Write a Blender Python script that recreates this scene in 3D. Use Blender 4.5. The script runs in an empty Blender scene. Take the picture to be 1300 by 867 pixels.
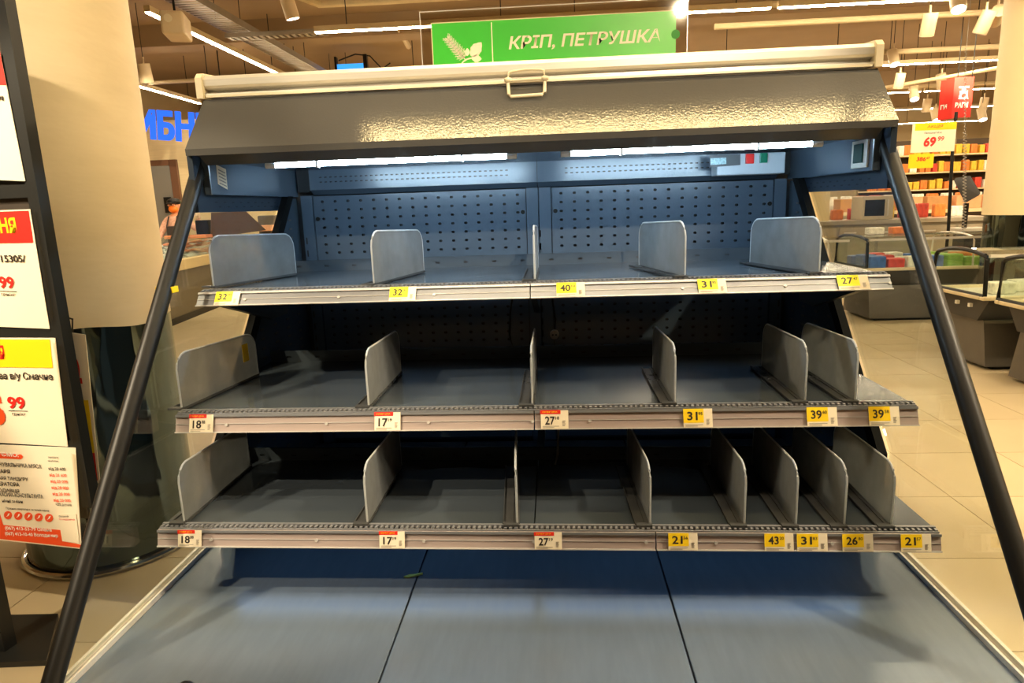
import bpy, bmesh, math, random
from mathutils import Vector, Matrix
random.seed(7)
R = math.radians
SC = bpy.context.scene
COL = SC.collection

# ------------------------------------------------------------------ camera
CAM = Vector((0.06473, 0.0, 1.45))
F_PX = 841.618
AX = Vector((0.99749, 0.06178, -0.03400))     # image right
AU = Vector((0.02082, 0.20209, 0.97914))      # image up
AF = Vector((-0.06741, 0.97742, -0.20026))    # view direction
cam_data = bpy.data.cameras.new('camera')
cam = bpy.data.objects.new('camera', cam_data)
COL.objects.link(cam)
cam_data.sensor_fit = 'HORIZONTAL'
cam_data.sensor_width = 36.0
cam_data.lens = F_PX / 1300 * 36.0
cam_data.clip_start = 0.05
cam_data.clip_end = 120
M = Matrix((AX, AU, -AF)).transposed()
AXn = M.col[0].normalized(); AFn = (-M.col[2]); AFn = (AFn - AXn * AFn.dot(AXn)).normalized(); AUn = AXn.cross(AFn)
M = Matrix((AXn, AUn, -AFn)).transposed()
cam.matrix_world = Matrix.Translation(CAM) @ M.to_4x4()
SC.camera = cam

# ------------------------------------------------------------------ world, exposure
W = bpy.data.worlds.new('store_ambience')
SC.world = W
W.use_nodes = True
W.node_tree.nodes['Background'].inputs[0].default_value = (1.0, 0.84, 0.62, 1)
W.node_tree.nodes['Background'].inputs[1].default_value = 0.30
SC.view_settings.view_transform = 'Standard'
SC.view_settings.look = 'None'
SC.view_settings.exposure = 0.0
SC.view_settings.gamma = 1.0
SC.view_settings.use_curve_mapping = False
SC.cycles.max_bounces = 8
SC.cycles.transparent_max_bounces = 24
SC.cycles.sample_clamp_indirect = 6.0
LAMP_RGB = (1.0, 0.82, 0.56)
LAMP_POWER = 95.0        # linear ceiling lamps
TUBE_RGB = (0.58, 0.82, 1.0)
TUBE_POWER = 125.0        # lamp tubes in the display
ADDED_TUBE_POWER = 3.2
SPOT_POWER = 330.0

def spot_light(loc, aim, power, size=R(46), rgb=LAMP_RGB, blend=0.35, rad=0.04):
    d = bpy.data.lights.new('spot_beam', 'SPOT')
    d.energy = power; d.spot_size = size; d.spot_blend = blend; d.color = rgb; d.shadow_soft_size = rad
    o = bpy.data.objects.new('spot_beam', d); COL.objects.link(o)
    o.location = loc
    o.rotation_euler = (Vector(aim) - Vector(loc)).to_track_quat('-Z', 'Y').to_euler()
    return o

# ------------------------------------------------------------------ measuring helpers
def ray(u, v): return AFn + AXn * ((u - 650) / F_PX) - AUn * ((v - 433.5) / F_PX)
def at_y(u, v, y): d = ray(u, v); return CAM + d * (y / d.y)
def at_z(u, v, z): d = ray(u, v); return CAM + d * ((z - CAM.z) / d.z)
def at_plane(u, v, p, n): d = ray(u, v); return CAM + d * ((p - CAM).dot(n) / d.dot(n))
def project(p):
    d = Vector(p) - CAM; z = d.dot(AFn)
    if z <= 0.05: return None
    return (650 + F_PX * d.dot(AXn) / z, 433.5 - F_PX * d.dot(AUn) / z, z)

# ------------------------------------------------------------------ materials
def lin(h):
    h = h.lstrip('#'); out = []
    for i in (0, 2, 4):
        c = int(h[i:i+2], 16) / 255
        out.append(c / 12.92 if c <= 0.04045 else ((c + 0.055) / 1.055) ** 2.4)
    return (*out, 1.0)
MATS = {}
def mat(name, hexc, rough=0.5, metal=0.0, var=0.0, vscale=8.0, bump=0.0, bscale=60.0, stretch=(1, 1, 1), rvar=0.0, spec=0.5, alpha=1.0, coat=0.0, hex2=None):
    if name in MATS: return MATS[name]
    m = bpy.data.materials.new(name); m.use_nodes = True
    nt = m.node_tree; b = nt.nodes['Principled BSDF']
    b.inputs['Base Color'].default_value = lin(hexc)
    b.inputs['Roughness'].default_value = rough
    b.inputs['Metallic'].default_value = metal
    b.inputs['Specular IOR Level'].default_value = spec
    b.inputs['Alpha'].default_value = alpha
    b.inputs['Coat Weight'].default_value = coat
    tc = nt.nodes.new('ShaderNodeTexCoord'); mp = nt.nodes.new('ShaderNodeMapping')
    mp.inputs['Scale'].default_value = stretch
    nt.links.new(tc.outputs['Object'], mp.inputs['Vector'])
    no = nt.nodes.new('ShaderNodeTexNoise'); no.inputs['Scale'].default_value = vscale; no.inputs['Detail'].default_value = 5
    nt.links.new(mp.outputs[0], no.inputs['Vector'])
    rp = nt.nodes.new('ShaderNodeMix'); rp.data_type = 'RGBA'
    c = lin(hexc)
    if hex2: lo, hi = c, lin(hex2)
    else: lo = tuple(x * (1 - var) for x in c[:3]) + (1,); hi = tuple(min(1, x * (1 + var)) for x in c[:3]) + (1,)
    rp.inputs[6].default_value = lo; rp.inputs[7].default_value = hi
    st = nt.nodes.new('ShaderNodeMapRange'); st.inputs[1].default_value = 0.3; st.inputs[2].default_value = 0.7
    nt.links.new(no.outputs['Fac'], st.inputs[0]); nt.links.new(st.outputs[0], rp.inputs[0])
    nt.links.new(rp.outputs[2], b.inputs['Base Color'])
    if rvar:
        mr = nt.nodes.new('ShaderNodeMapRange'); mr.inputs[1].default_value = 0.3; mr.inputs[2].default_value = 0.7
        mr.inputs[3].default_value = max(0.02, rough - rvar); mr.inputs[4].default_value = min(1, rough + rvar)
        nt.links.new(no.outputs['Fac'], mr.inputs[0]); nt.links.new(mr.outputs[0], b.inputs['Roughness'])
    if bump:
        n2 = nt.nodes.new('ShaderNodeTexNoise'); n2.inputs['Scale'].default_value = bscale; n2.inputs['Detail'].default_value = 2
        nt.links.new(mp.outputs[0], n2.inputs['Vector'])
        bp = nt.nodes.new('ShaderNodeBump'); bp.inputs['Strength'].default_value = bump; bp.inputs['Distance'].default_value = 0.01
        nt.links.new(n2.outputs['Fac'], bp.inputs['Height']); nt.links.new(bp.outputs[0], b.inputs['Normal'])
    MATS[name] = m
    return m
def emit(name, rgb, power):
    if name in MATS: return MATS[name]
    m = bpy.data.materials.new(name); m.use_nodes = True; nt = m.node_tree; nt.nodes.clear()
    e = nt.nodes.new('ShaderNodeEmission'); e.inputs[0].default_value = (*rgb, 1); e.inputs[1].default_value = power
    o = nt.nodes.new('ShaderNodeOutputMaterial'); nt.links.new(e.outputs[0], o.inputs[0])
    MATS[name] = m; return m
def glass(name, tint=(0.93, 0.95, 0.93), refl=1.0, rough=0.02):
    if name in MATS: return MATS[name]
    m = bpy.data.materials.new(name); m.use_nodes = True; nt = m.node_tree; nt.nodes.clear()
    t = nt.nodes.new('ShaderNodeBsdfTransparent'); t.inputs[0].default_value = (*tint, 1)
    g = nt.nodes.new('ShaderNodeBsdfGlossy'); g.inputs['Roughness'].default_value = rough
    ge = nt.nodes.new('ShaderNodeNewGeometry'); dp = nt.nodes.new('ShaderNodeVectorMath'); dp.operation = 'DOT_PRODUCT'
    nt.links.new(ge.outputs['Normal'], dp.inputs[0]); nt.links.new(ge.outputs['Incoming'], dp.inputs[1])
    def mth(op, a, bval):
        q = nt.nodes.new('ShaderNodeMath'); q.operation = op
        for i, x in enumerate((a, bval)):
            if x is None: continue
            if isinstance(x, (int, float)): q.inputs[i].default_value = x
            else: nt.links.new(x, q.inputs[i])
        return q.outputs[0]
    sch = mth('ADD', mth('MULTIPLY', mth('POWER', mth('SUBTRACT', 1.0, mth('ABSOLUTE', dp.outputs['Value'], None)), 5.0), 0.9), 0.035)
    mu = nt.nodes.new('ShaderNodeMath'); mu.operation = 'MULTIPLY'; mu.inputs[1].default_value = refl; mu.use_clamp = True
    mx = nt.nodes.new('ShaderNodeMixShader'); o = nt.nodes.new('ShaderNodeOutputMaterial')
    nt.links.new(sch, mu.inputs[0]); nt.links.new(mu.outputs[0], mx.inputs[0])
    nt.links.new(t.outputs[0], mx.inputs[1]); nt.links.new(g.outputs[0], mx.inputs[2]); nt.links.new(mx.outputs[0], o.inputs[0])
    MATS[name] = m; return m

STEEL = mat('graphite_enamel', '#4a5765', 0.22, var=0.04, vscale=5, bump=0.03, bscale=260, spec=0.6)
CANOPY = mat('graphite_orange_peel', '#4c4b49', 0.085, var=0.03, vscale=6, bump=0.035, bscale=150, spec=0.34)
DECK = mat('worn_deck_steel', '#646f7b', 0.24, var=0.05, vscale=9, stretch=(6, 1.0, 1), rvar=0.03, spec=0.7, metal=0.25)
SHELFM = mat('shelf_enamel', '#3f464d', 0.18, var=0.03, vscale=4, stretch=(1, 3, 1), rvar=0.03, spec=0.6)
BLACK = mat('black_metal', '#171614', 0.42, var=0.1, vscale=20, spec=0.25)
MATTE = mat('matte_black_metal', '#141414', 0.75, var=0.1, vscale=20, spec=0.08)
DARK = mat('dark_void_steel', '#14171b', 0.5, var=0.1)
ALU = mat('brushed_aluminium', '#d9d4c8', 0.32, metal=0.35, var=0.05, vscale=20, stretch=(0.2, 8, 8))
RAILM = mat('grey_price_channel', '#a3948f', 0.36, var=0.07, vscale=10, stretch=(1, 12, 12), spec=0.6)
RAIL_S = mat('silver_price_channel', '#7f8186', 0.30, metal=0.3, var=0.07, vscale=10, stretch=(1, 12, 12), spec=0.6)
CLEAR_EDGE = mat('clear_plastic_edge', '#bdbab7', 0.18, var=0.05, spec=0.7)
IVORY = mat('ivory_plastic', '#e0d3b4', 0.32, var=0.04)
WHITE = mat('white_plastic', '#e8e6df', 0.4, var=0.03)
PAPER = mat('white_paper', '#f3e7cd', 0.7, var=0.03, vscale=4)
YELLOW = mat('yellow_print', '#ffd60a', 0.55, var=0.02)
LEMON = mat('lemon_print', '#fff01a', 0.55, var=0.02)
RED = mat('red_print', '#e3271b', 0.5, var=0.03)
ORANGE = mat('orange_print', '#f4511e', 0.5, var=0.03)
INK = mat('dark_ink', '#2a211a', 0.6, var=0.02)
GREYINK = mat('grey_ink', '#8b8378', 0.6, var=0.02)
GREEN = mat('green_print', '#43d048', 0.35, var=0.06, vscale=3, spec=0.5)
WHITEINK = mat('white_print', '#fffaf0', 0.45, var=0.01)
TUBE = emit('lit_tube', TUBE_RGB, TUBE_POWER)
LED = emit('lit_led_strip', LAMP_RGB, LAMP_POWER)
LED_GOLD = emit('lit_golden_led_strip', (1.0, 0.75, 0.34), LAMP_POWER)
LENS = emit('lit_spot_lens', (1.0, 0.9, 0.72), 12.0)
GLASS = glass('side_glass', (0.90, 0.92, 0.90), 1.5)
FGLASS = glass('freezer_glass', (0.90, 0.94, 0.91), 1.0)
ACRYL = glass('clear_acrylic', (0.93, 0.91, 0.86), 1.6)

# divider plastic: cloudy, half see-through
def cloudy(name, hexc, clear, rough):
    m = bpy.data.materials.new(name); m.use_nodes = True; nt = m.node_tree
    b = nt.nodes['Principled BSDF']; out = nt.nodes['Material Output']
    b.inputs['Base Color'].default_value = lin(hexc); b.inputs['Roughness'].default_value = rough
    tr = nt.nodes.new('ShaderNodeBsdfTransparent'); tl = nt.nodes.new('ShaderNodeBsdfTranslucent'); tl.inputs[0].default_value = lin(hexc)
    no = nt.nodes.new('ShaderNodeTexNoise'); no.inputs['Scale'].default_value = 16; no.inputs['Detail'].default_value = 6
    tc = nt.nodes.new('ShaderNodeTexCoord'); nt.links.new(tc.outputs['Object'], no.inputs['Vector'])
    mr = nt.nodes.new('ShaderNodeMapRange'); mr.inputs[1].default_value = 0.3; mr.inputs[2].default_value = 0.7
    mr.inputs[3].default_value = clear - 0.10; mr.inputs[4].default_value = clear + 0.10
    nt.links.new(no.outputs['Fac'], mr.inputs[0])
    m1 = nt.nodes.new('ShaderNodeMixShader'); m1.inputs[0].default_value = 0.4
    m2 = nt.nodes.new('ShaderNodeMixShader')
    nt.links.new(b.outputs[0], m1.inputs[1]); nt.links.new(tl.outputs[0], m1.inputs[2])
    nt.links.new(mr.outputs[0], m2.inputs[0]); nt.links.new(m1.outputs[0], m2.inputs[1]); nt.links.new(tr.outputs[0], m2.inputs[2])
    nt.links.new(m2.outputs[0], out.inputs[0]); MATS[name] = m
    return m
CLOUDY = cloudy('cloudy_divider_plastic', '#85888a', 0.30, 0.50)
RIM = cloudy('divider_rim_plastic', '#cfd3d6', 0.12, 0.2)
BASEP = cloudy('divider_base_plastic', '#5c5d5e', 0.10, 0.25)

# ------------------------------------------------------------------ mesh helpers
def NB(): return bmesh.new()
def box(bm, x0, x1, y0, y1, z0, z1, bev=0.0):
    v = [bm.verts.new((x, y, z)) for x in (x0, x1) for y in (y0, y1) for z in (z0, z1)]
    fs = [bm.faces.new([v[i] for i in f]) for f in ((0, 1, 3, 2), (4, 6, 7, 5), (0, 4, 5, 1), (2, 3, 7, 6), (0, 2, 6, 4), (1, 5, 7, 3))]
    if bev:
        es = list({e for f in fs for e in f.edges})
        bmesh.ops.bevel(bm, geom=es, offset=bev, segments=2, affect='EDGES', profile=0.5)
    return bm
def prism(bm, pts, axis, a, b):
    """extrude a 2-D outline along x, y or z from a to b"""
    def P(p, t): return {'x': (t, p[0], p[1]), 'y': (p[0], t, p[1]), 'z': (p[0], p[1], t)}[axis]
    A = [bm.verts.new(P(p, a)) for p in pts]; B = [bm.verts.new(P(p, b)) for p in pts]
    n = len(pts)
    bm.faces.new(A); bm.faces.new(B[::-1])
    for i in range(n): bm.faces.new((A[i], B[i], B[(i + 1) % n], A[(i + 1) % n]))
    return bm
def tube(bm, pts, r, seg=8, cap=True, closed=False):
    pts = [Vector(p) for p in pts]; n = len(pts); rings = []
    for i, p in enumerate(pts):
        if closed: t = pts[(i + 1) % n] - pts[i - 1]
        else: t = pts[min(i + 1, n - 1)] - pts[max(i - 1, 0)]
        t.normalize()
        up = Vector((0, 0, 1)) if abs(t.z) < 0.9 else Vector((0, 1, 0))
        a = t.cross(up).normalized(); b = a.cross(t)
        rr = r[i] if isinstance(r, (list, tuple)) else r
        rings.append([bm.verts.new(p + a * (rr * math.cos(2 * math.pi * k / seg)) + b * (rr * math.sin(2 * math.pi * k / seg))) for k in range(seg)])
    for i in range(n if closed else n - 1):
        A, B = rings[i], rings[(i + 1) % n]
        for k in range(seg): bm.faces.new((A[k], A[(k + 1) % seg], B[(k + 1) % seg], B[k]))
    if cap and not closed: bm.faces.new(rings[0][::-1]); bm.faces.new(rings[-1])
    return bm
def cyl(bm, c, r, z0, z1, seg=24, r2=None):
    r2 = r if r2 is None else r2
    A = [bm.verts.new((c[0] + r * math.cos(2 * math.pi * k / seg), c[1] + r * math.sin(2 * math.pi * k / seg), z0)) for k in range(seg)]
    B = [bm.verts.new((c[0] + r2 * math.cos(2 * math.pi * k / seg), c[1] + r2 * math.sin(2 * math.pi * k / seg), z1)) for k in range(seg)]
    bm.faces.new(A[::-1]); bm.faces.new(B)
    for k in range(seg): bm.faces.new((A[k], A[(k + 1) % seg], B[(k + 1) % seg], B[k]))
    return bm
def ellipsoid(bm, c, r, u=12, v=8):
    g = bmesh.ops.create_uvsphere(bm, u_segments=u, v_segments=v, radius=1.0)
    for w in g['verts']: w.co = Vector((c[0] + w.co.x * r[0], c[1] + w.co.y * r[1], c[2] + w.co.z * r[2]))
    return bm
def quad(bm, a, b, c, d): bm.faces.new([bm.verts.new(p) for p in (a, b, c, d)]); return bm
def slab_uv(bm, o, xd, yd, w, h, t):
    """thin box: origin corner o, width along xd, height along yd, thickness t behind the face"""
    o = Vector(o); xd = Vector(xd).normalized(); yd = Vector(yd).normalized(); n = xd.cross(yd)
    F = [o, o + xd * w, o + xd * w + yd * h, o + yd * h]; B = [p - n * t for p in F]
    a = [bm.verts.new(p) for p in F]; b = [bm.verts.new(p) for p in B]
    bm.faces.new(a); bm.faces.new(b[::-1])
    for i in range(4): bm.faces.new((a[i], b[i], b[(i + 1) % 4], a[(i + 1) % 4]))
    return bm
WLOC = {}
def obj(name, bm, m, parent=None, smooth=False, xf=None, base=None):
    """link a bmesh drawn in world coordinates as one mesh object (child of parent if given)"""
    if xf:
        for v in bm.verts: v.co = Vector(xf(v.co))
    if parent is not None: org = WLOC[parent.name]
    elif base is not None: org = Vector(base)
    else:
        xs = [v.co.x for v in bm.verts]; ys = [v.co.y for v in bm.verts]; zs = [v.co.z for v in bm.verts]
        org = Vector(((min(xs) + max(xs)) / 2, (min(ys) + max(ys)) / 2, min(zs)))
    bmesh.ops.recalc_face_normals(bm, faces=bm.faces)
    bmesh.ops.translate(bm, verts=bm.verts, vec=-org)
    me = bpy.data.meshes.new(name); bm.to_mesh(me); bm.free()
    for k in (m if isinstance(m, (list, tuple)) else [m]): me.materials.append(k)
    if smooth:
        for p in me.polygons: p.use_smooth = True
        try: me.set_sharp_from_angle(angle=R(40))
        except Exception: pass
    o = bpy.data.objects.new(name, me); COL.objects.link(o)
    if parent is not None: o.parent = parent
    else: o.location = org
    WLOC[o.name] = org
    return o
def thing(name, label, cat, loc, group=None):
    o = bpy.data.objects.new(name, None); COL.objects.link(o); o.location = loc; o.empty_display_size = 0.1
    WLOC[o.name] = Vector(loc)
    return tag(o, label, cat, group)
def tag(o, label, cat, group=None):
    o['label'] = label; o['category'] = cat
    if group: o['group'] = group
    return o
def struct(name, bm, m, parent=None, **k):
    o = obj(name, bm, m, parent, **k)
    if parent is None: o['kind'] = 'structure'
    return o
def stuff(o): o['kind'] = 'stuff'; return o
def copy_tree(o, parent=None):
    c = o.copy(); COL.objects.link(c)
    if parent is not None: c.parent = parent
    for ch in list(o.children): copy_tree(ch, c)
    return c
def text_bm(s, bold=0.0, shear=0.0, spacing=1.0):
    cu = bpy.data.curves.new('lettering', 'FONT'); cu.body = s; cu.size = 1; cu.offset = bold; cu.shear = shear
    cu.space_character = spacing; cu.resolution_u = 3
    ob = bpy.data.objects.new('lettering', cu); COL.objects.link(ob)
    dg = bpy.context.evaluated_depsgraph_get()
    me = bpy.data.meshes.new_from_object(ob.evaluated_get(dg))
    bm = NB(); bm.from_mesh(me)
    bpy.data.objects.remove(ob); bpy.data.curves.remove(cu); bpy.data.meshes.remove(me)
    return bm
def lettering(s, o, xd, yd, h, w, m, parent, bold=0.012, shear=0.0, name='lettering', lift=0.0008, spacing=1.0):
    """flat print: fits the words into w x h with lower left corner o"""
    bm = text_bm(s, bold, shear, spacing)
    xs = [v.co.x for v in bm.verts]; ys = [v.co.y for v in bm.verts]
    x0, x1, y0, y1 = min(xs), max(xs), min(ys), max(ys)
    sy = h / max(1e-6, y1 - y0); sx = w / max(1e-6, x1 - x0) if w else sy
    xd = Vector(xd).normalized(); yd = Vector(yd).normalized(); n = xd.cross(yd)
    o = Vector(o) + n * lift
    for v in bm.verts: v.co = o + xd * ((v.co.x - x0) * sx) + yd * ((v.co.y - y0) * sy)
    return obj(name, bm, m, parent)

# ------------------------------------------------------------------ setting: floor, ceiling, walls
TILE = mat('beige_floor_tile', '#cbb995', 0.30, hex2='#c4b28e', vscale=1.6, rvar=0.03, spec=0.45)
GROUT = mat('floor_grout', '#857659', 0.8, var=0.1)
CEIL = mat('taupe_ceiling_paint', '#9c8465', 0.85, var=0.06, vscale=1.5)
WALLM = mat('cream_wall_paint', '#cbb892', 0.8, var=0.05, vscale=2)
bm = box(NB(), -9, 15, -7, 25, -0.2, -0.006); floor = struct('floor', bm, GROUT, base=(0, 0, 0))
T = 0.572; TX0 = 1.95; TY0 = 1.971
def tile_mesh():
    bm = NB(); g = 0.002
    box(bm, g, T - g, g, T - g, -0.010, 0.0)
    bmesh.ops.translate(bm, verts=bm.verts, vec=(-T / 2, -T / 2, 0))
    bmesh.ops.recalc_face_normals(bm, faces=bm.faces)
    me = bpy.data.meshes.new('tile'); bm.to_mesh(me); bm.free(); me.materials.append(TILE); return me
tm = tile_mesh(); cells = []
for i in range(-19, 23):
    for j in range(-15, 40):
        cx, cy = TX0 + (i + 0.5) * T, TY0 + (j + 0.5) * T
        if not (-8.8 < cx < 14.8 and -6.8 < cy < 24.8): continue
        p = project((cx, cy, 0)); size = 0.0
        if p and -40 < p[0] < 1340 and 200 < p[1] < 930 and (abs(cx) > 0.8 or cy > 2.9) and not (210 < p[0] < 1040 and p[1] > 420):
            size = 1.0 / p[2]
        cells.append((size, cx, cy))
cells.sort(reverse=True)
rest = NB()
for k, (s, cx, cy) in enumerate(cells):
    if k < 260 and s > 0:
        o = bpy.data.objects.new('tile', tm); COL.objects.link(o); o.parent = floor; o.location = (cx, cy, 0)
    else:
        g = 0.002 - T / 2; h = T / 2 - 0.002
        box(rest, cx + g, cx + h, cy + g, cy + h, -0.010, 0.0)
stuff(obj('floor_tiles', rest, TILE, floor))

struct('ceiling', box(NB(), -9, 15, -7, 25, 4.25, 4.4), CEIL)
struct('wall_back', box(NB(), -9, 15, 24.8, 25, 0, 4.25), WALLM)
struct('wall_right', box(NB(), 14.8, 15, -7, 24.8, 0, 4.25), WALLM)
struct('wall_left', box(NB(), -9, -8.8, -7, 24.8, 0, 4.25), WALLM)
struct('wall_front', box(NB(), -8.8, 14.8, -7, -6.8, 0, 4.25), mat('dark_brown_wall', '#40372c', .7, var=.08))
CTILE = mat('cream_wall_tile', '#e0cd9f', 0.35, var=0.06, vscale=6, stretch=(0.4, 1, 14))
struct('wall_fish', box(NB(), -8.8, -3.6, 13.0, 13.15, 0, 3.3), CTILE)

# ------------------------------------------------------------------ ceiling lamps and services
CEILG = mat('pale_service_paint', '#c9b48c', 0.6, var=0.05)
TRAYM = mat('galvanised_tray', '#8d8272', 0.45, metal=0.3, var=0.1)
def linear_lamp(p0, p1, label, group):
    p0, p1 = Vector(p0), Vector(p1); d = (p1 - p0); L = d.length; along_x = abs(d.x) > abs(d.y)
    t = thing('linear_lamp', label, 'ceiling lamp', (p0 + p1) / 2, group)
    h = NB(); l = NB(); w = 0.032
    if along_x:
        box(h, p0.x, p1.x, p0.y - w, p0.y + w, p0.z, p0.z + 0.06); box(l, p0.x + .01, p1.x - .01, p0.y - .024, p0.y + .024, p0.z - 0.012, p0.z - .0005)
    else:
        box(h, p0.x - w, p0.x + w, p0.y, p1.y, p0.z, p0.z + 0.06); box(l, p0.x - .024, p0.x + .024, p0.y + .01, p1.y - .01, p0.z - 0.012, p0.z - .0005)
    obj('housing', h, CEILG, t); obj('diffuser', l, LED_GOLD if abs(p0.y - 1.925) < .01 else LED, t)
    for q in (0.15, 0.85):
        c = p0 + d * q
        obj('hanger_wire', tube(NB(), [(c.x, c.y, c.z + 0.06), (c.x, c.y, 4.25)], 0.006, 5), BLACK, t)
    return t
ORD = ('first', 'second', 'third', 'fourth', 'fifth', 'sixth', 'seventh', 'eighth', 'ninth', 'tenth', 'eleventh', 'twelfth', 'thirteenth', 'fourteenth', 'fifteenth', 'sixteenth', 'seventeenth', 'eighteenth', 'nineteenth', 'twentieth', 'twenty-first', 'twenty-second', 'twenty-third', 'twenty-fourth', 'twenty-fifth', 'twenty-sixth', 'twenty-seventh', 'twenty-eighth', 'twenty-ninth', 'thirtieth', 'thirty-first', 'thirty-second', 'thirty-third', 'thirty-fourth', 'thirty-fifth')
ROWS = [(0.75, 'added out of view over the customer side'), (1.925, 'straight above the empty display front'), (4.9, 'above the aisle by the glass freezers'), (8.1, 'behind the green sign'), (11.9, 'second behind the green sign'), (15.1, 'third behind the green sign'), (18.2, 'fourth behind the green sign'), (21.8, 'along the far wall')]  # nearest row is unseen, added as front fill for tags and rails
for y, lab in ROWS:
    x = -.95 if y < 4 else -2.66; nl = 0
    while x < 12.5:
        linear_lamp((x, y, 3.5), (x + 2.55, y, 3.5), f'linear lamp {lab}, {ORD[nl]} length from the fish side', 'linear lamps ' + lab)
        x += 2.62; nl += 1
for k, (y0, y1) in enumerate(((7.0, 10.5), (10.6, 13.0))):
    linear_lamp((-4.0, y0, 3.5), (-3.96, y1, 3.5), f'warm linear lamp under the perforated cable tray, {ORD[1 - k]} from the fish counter end', 'linear lamps under the cable tray')
linear_lamp((-6.42, 10.0, 3.5), (-6.42, 12.5, 3.5), 'warm linear lamp above the blue letters of the fish counter', 'lamps over the fish counter')
linear_lamp((-5.1, 10.0, 3.42), (-5.1, 11.9, 3.42), 'short warm lamp on the track above the fish counter', 'lamps over the fish counter')

# cable tray over the side aisle
t = thing('cable_tray', 'perforated metal cable tray hung above the slanting lamp line', 'cable tray', (-3.8, 8.0, 3.72))
b = NB(); y0, y1 = 1.0, 13.0
for sx in (-3.92, -3.62): box(b, sx - .006, sx + .006, y0, y1, 3.66, 3.74)
obj('side_rail', b, TRAYM, t)
b = NB()
for k in range(int((y1 - y0) / 0.08)): box(b, -3.915, -3.625, y0 + k * 0.08, y0 + k * 0.08 + 0.045, 3.66, 3.666)
stuff(obj('tray_slats', b, TRAYM, t))
b = NB()
for k in range(6):
    for sx in (-3.92, -3.62): tube(b, [(sx, 2 + k * 2.1, 3.74), (sx, 2 + k * 2.1, 4.25)], .005, 5)
obj('hanger', b, BLACK, t)
t = thing('cable_tray', 'slim dark cable tray running crossways behind the display', 'cable tray', (-2.4, 8.5, 3.7))
b = NB()
for sy in (8.45, 8.6): box(b, -3.9, -2.66, sy - .006, sy + .006, 3.58, 3.63)
for k in range(15): box(b, -3.88 + k * .08, -3.84 + k * .08, 8.45, 8.6, 3.58, 3.586)
obj('side_rail', b, TRAYM, t)

# ceiling beams, ducts and pipes
b = NB(); box(b, -9, 15, 10.2, 10.6, 3.95, 4.25); struct('ceiling_beam', b, CEIL)
b = NB(); box(b, -9, 15, 17.0, 17.4, 3.85, 4.25); struct('ceiling_beam', b, CEIL)
def pipe(pts, r, label):
    return tag(obj('ceiling_pipe', tube(NB(), pts, r, 8), CEILG, smooth=True), label, 'pipe')
pipe([(-3.3, 7.2, 3.95), (-2.75, 8.6, 3.95), (-2.3, 8.62, 3.95), (12, 8.62, 3.95)], .05, 'pale bent pipe under the ceiling right behind the green sign')
pipe([(-2.2, 11.2, 4.0), (-2.1, 9.9, 4.0), (4, 9.9, 4.0)], .045, 'pale elbowed pipe before the round column far behind sign')
pipe([(2.0, 8.55, 3.44), (14, 8.55, 3.44)], .035, 'straight light track tube carrying the white spotlights')
pipe([(4.0, 11.5, 3.62), (14, 11.4, 3.62)], .04, 'second straight pale tube with spotlights, over the freezers')
pipe([(4.4, 14.4, 3.5), (14, 14.4, 3.5)], .04, 'third straight pale tube, above the grocery racks')
pipe([(2.4, 10.1, 4.05), (3.4, 8.7, 3.7)], .04, 'short slanting pipe stub above the display top')
pipe([(5.2, 13.0, 3.2), (9.6, 10.6, 3.55)], .03, 'slanting thin pipe beside the red hanging sign')
pipe([(-6.9, 11.0, 3.6), (-4.3, 10.2, 3.46)], .03, 'slanting track tube above the fish counter')

SPOTW = mat('spot_body_white', '#d3bd97', 0.45, var=0.03)
def spotlight(p, aim, label, lit=True, r=0.075, L=0.24, group='track spotlights'):
    """cylinder spotlight whose lens end is at p"""
    p = Vector(p); d = (Vector(aim) - p).normalized()
    t = thing('track_spotlight', label, 'spotlight', p, group)
    obj('lamp_body', tube(NB(), [p - d * L, p - d * (L * .5), p], r, 16), SPOTW, t, smooth=True)
    obj('lens', tube(NB(), [p, p + d * 0.004], r * .86, 16), LENS if lit else WHITE, t)
    top = p - d * (L * .6)
    obj('bracket', tube(NB(), [top, (top.x, top.y, p.z + 0.32)], .014, 6), SPOTW, t)
    obj('hanger_wire', tube(NB(), [(top.x, top.y, p.z + 0.32), (top.x, top.y, 4.25)], .005, 5), BLACK, t)
    return t
def spot_px(u, v, y, label, aim=(0, -0.15, -1), **k):
    p = at_y(u, v, y); spotlight(p, p + Vector(aim), label, **k)
spot_px(1217, 12, 7.6, 'white track spotlight cut by the top edge, over the red sign', (-.12, -.5, -1))
spot_px(1176, 46, 8.4, 'white track spotlight hanging straight down, first from the display end', (.02, .3, -1), lit=False)
spot_px(1243, 43, 8.4, 'white track spotlight tilted beside the big cream column', (-.25, .3, -1), lit=False)
spot_px(1136, 82, 11.2, 'lit white spotlight just above the display end cap', (.05, -.45, -1))
spot_px(1140, 112, 12.2, 'unlit white spotlight close to the display end', (.0, .3, -1), lit=False)
spot_px(1161, 126, 12.5, 'lit white spotlight between display end and red sign', (-.1, -.5, -1))
spot_px(1196, 112, 12.5, 'tilted white spotlight touching the red sign edge', (.3, .2, -1), lit=False)
spot_px(1175, 142, 14.0, 'small white spotlight over the price board, unlit', (0, .2, -1), lit=False)
spot_px(1189, 153, 14.0, 'small lit spotlight just above the white price board', (0, -.5, -1))
spot_px(1248, 152, 14.0, 'small lit spotlight beside the cream column edge', (0, -.5, -1))
spot_px(1247, 140, 14.4, 'small unlit spotlight body near the cream column', (0, .2, -1), lit=False)
spot_px(372, 24, 7.5, 'white spotlight hanging over the top of the display, cut by frame', (.18, .2, -1), lit=True)
spot_px(187, 105, 9.2, 'pale spotlight over the blue letters', (0, .2, -1), lit=False, r=.085)

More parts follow.
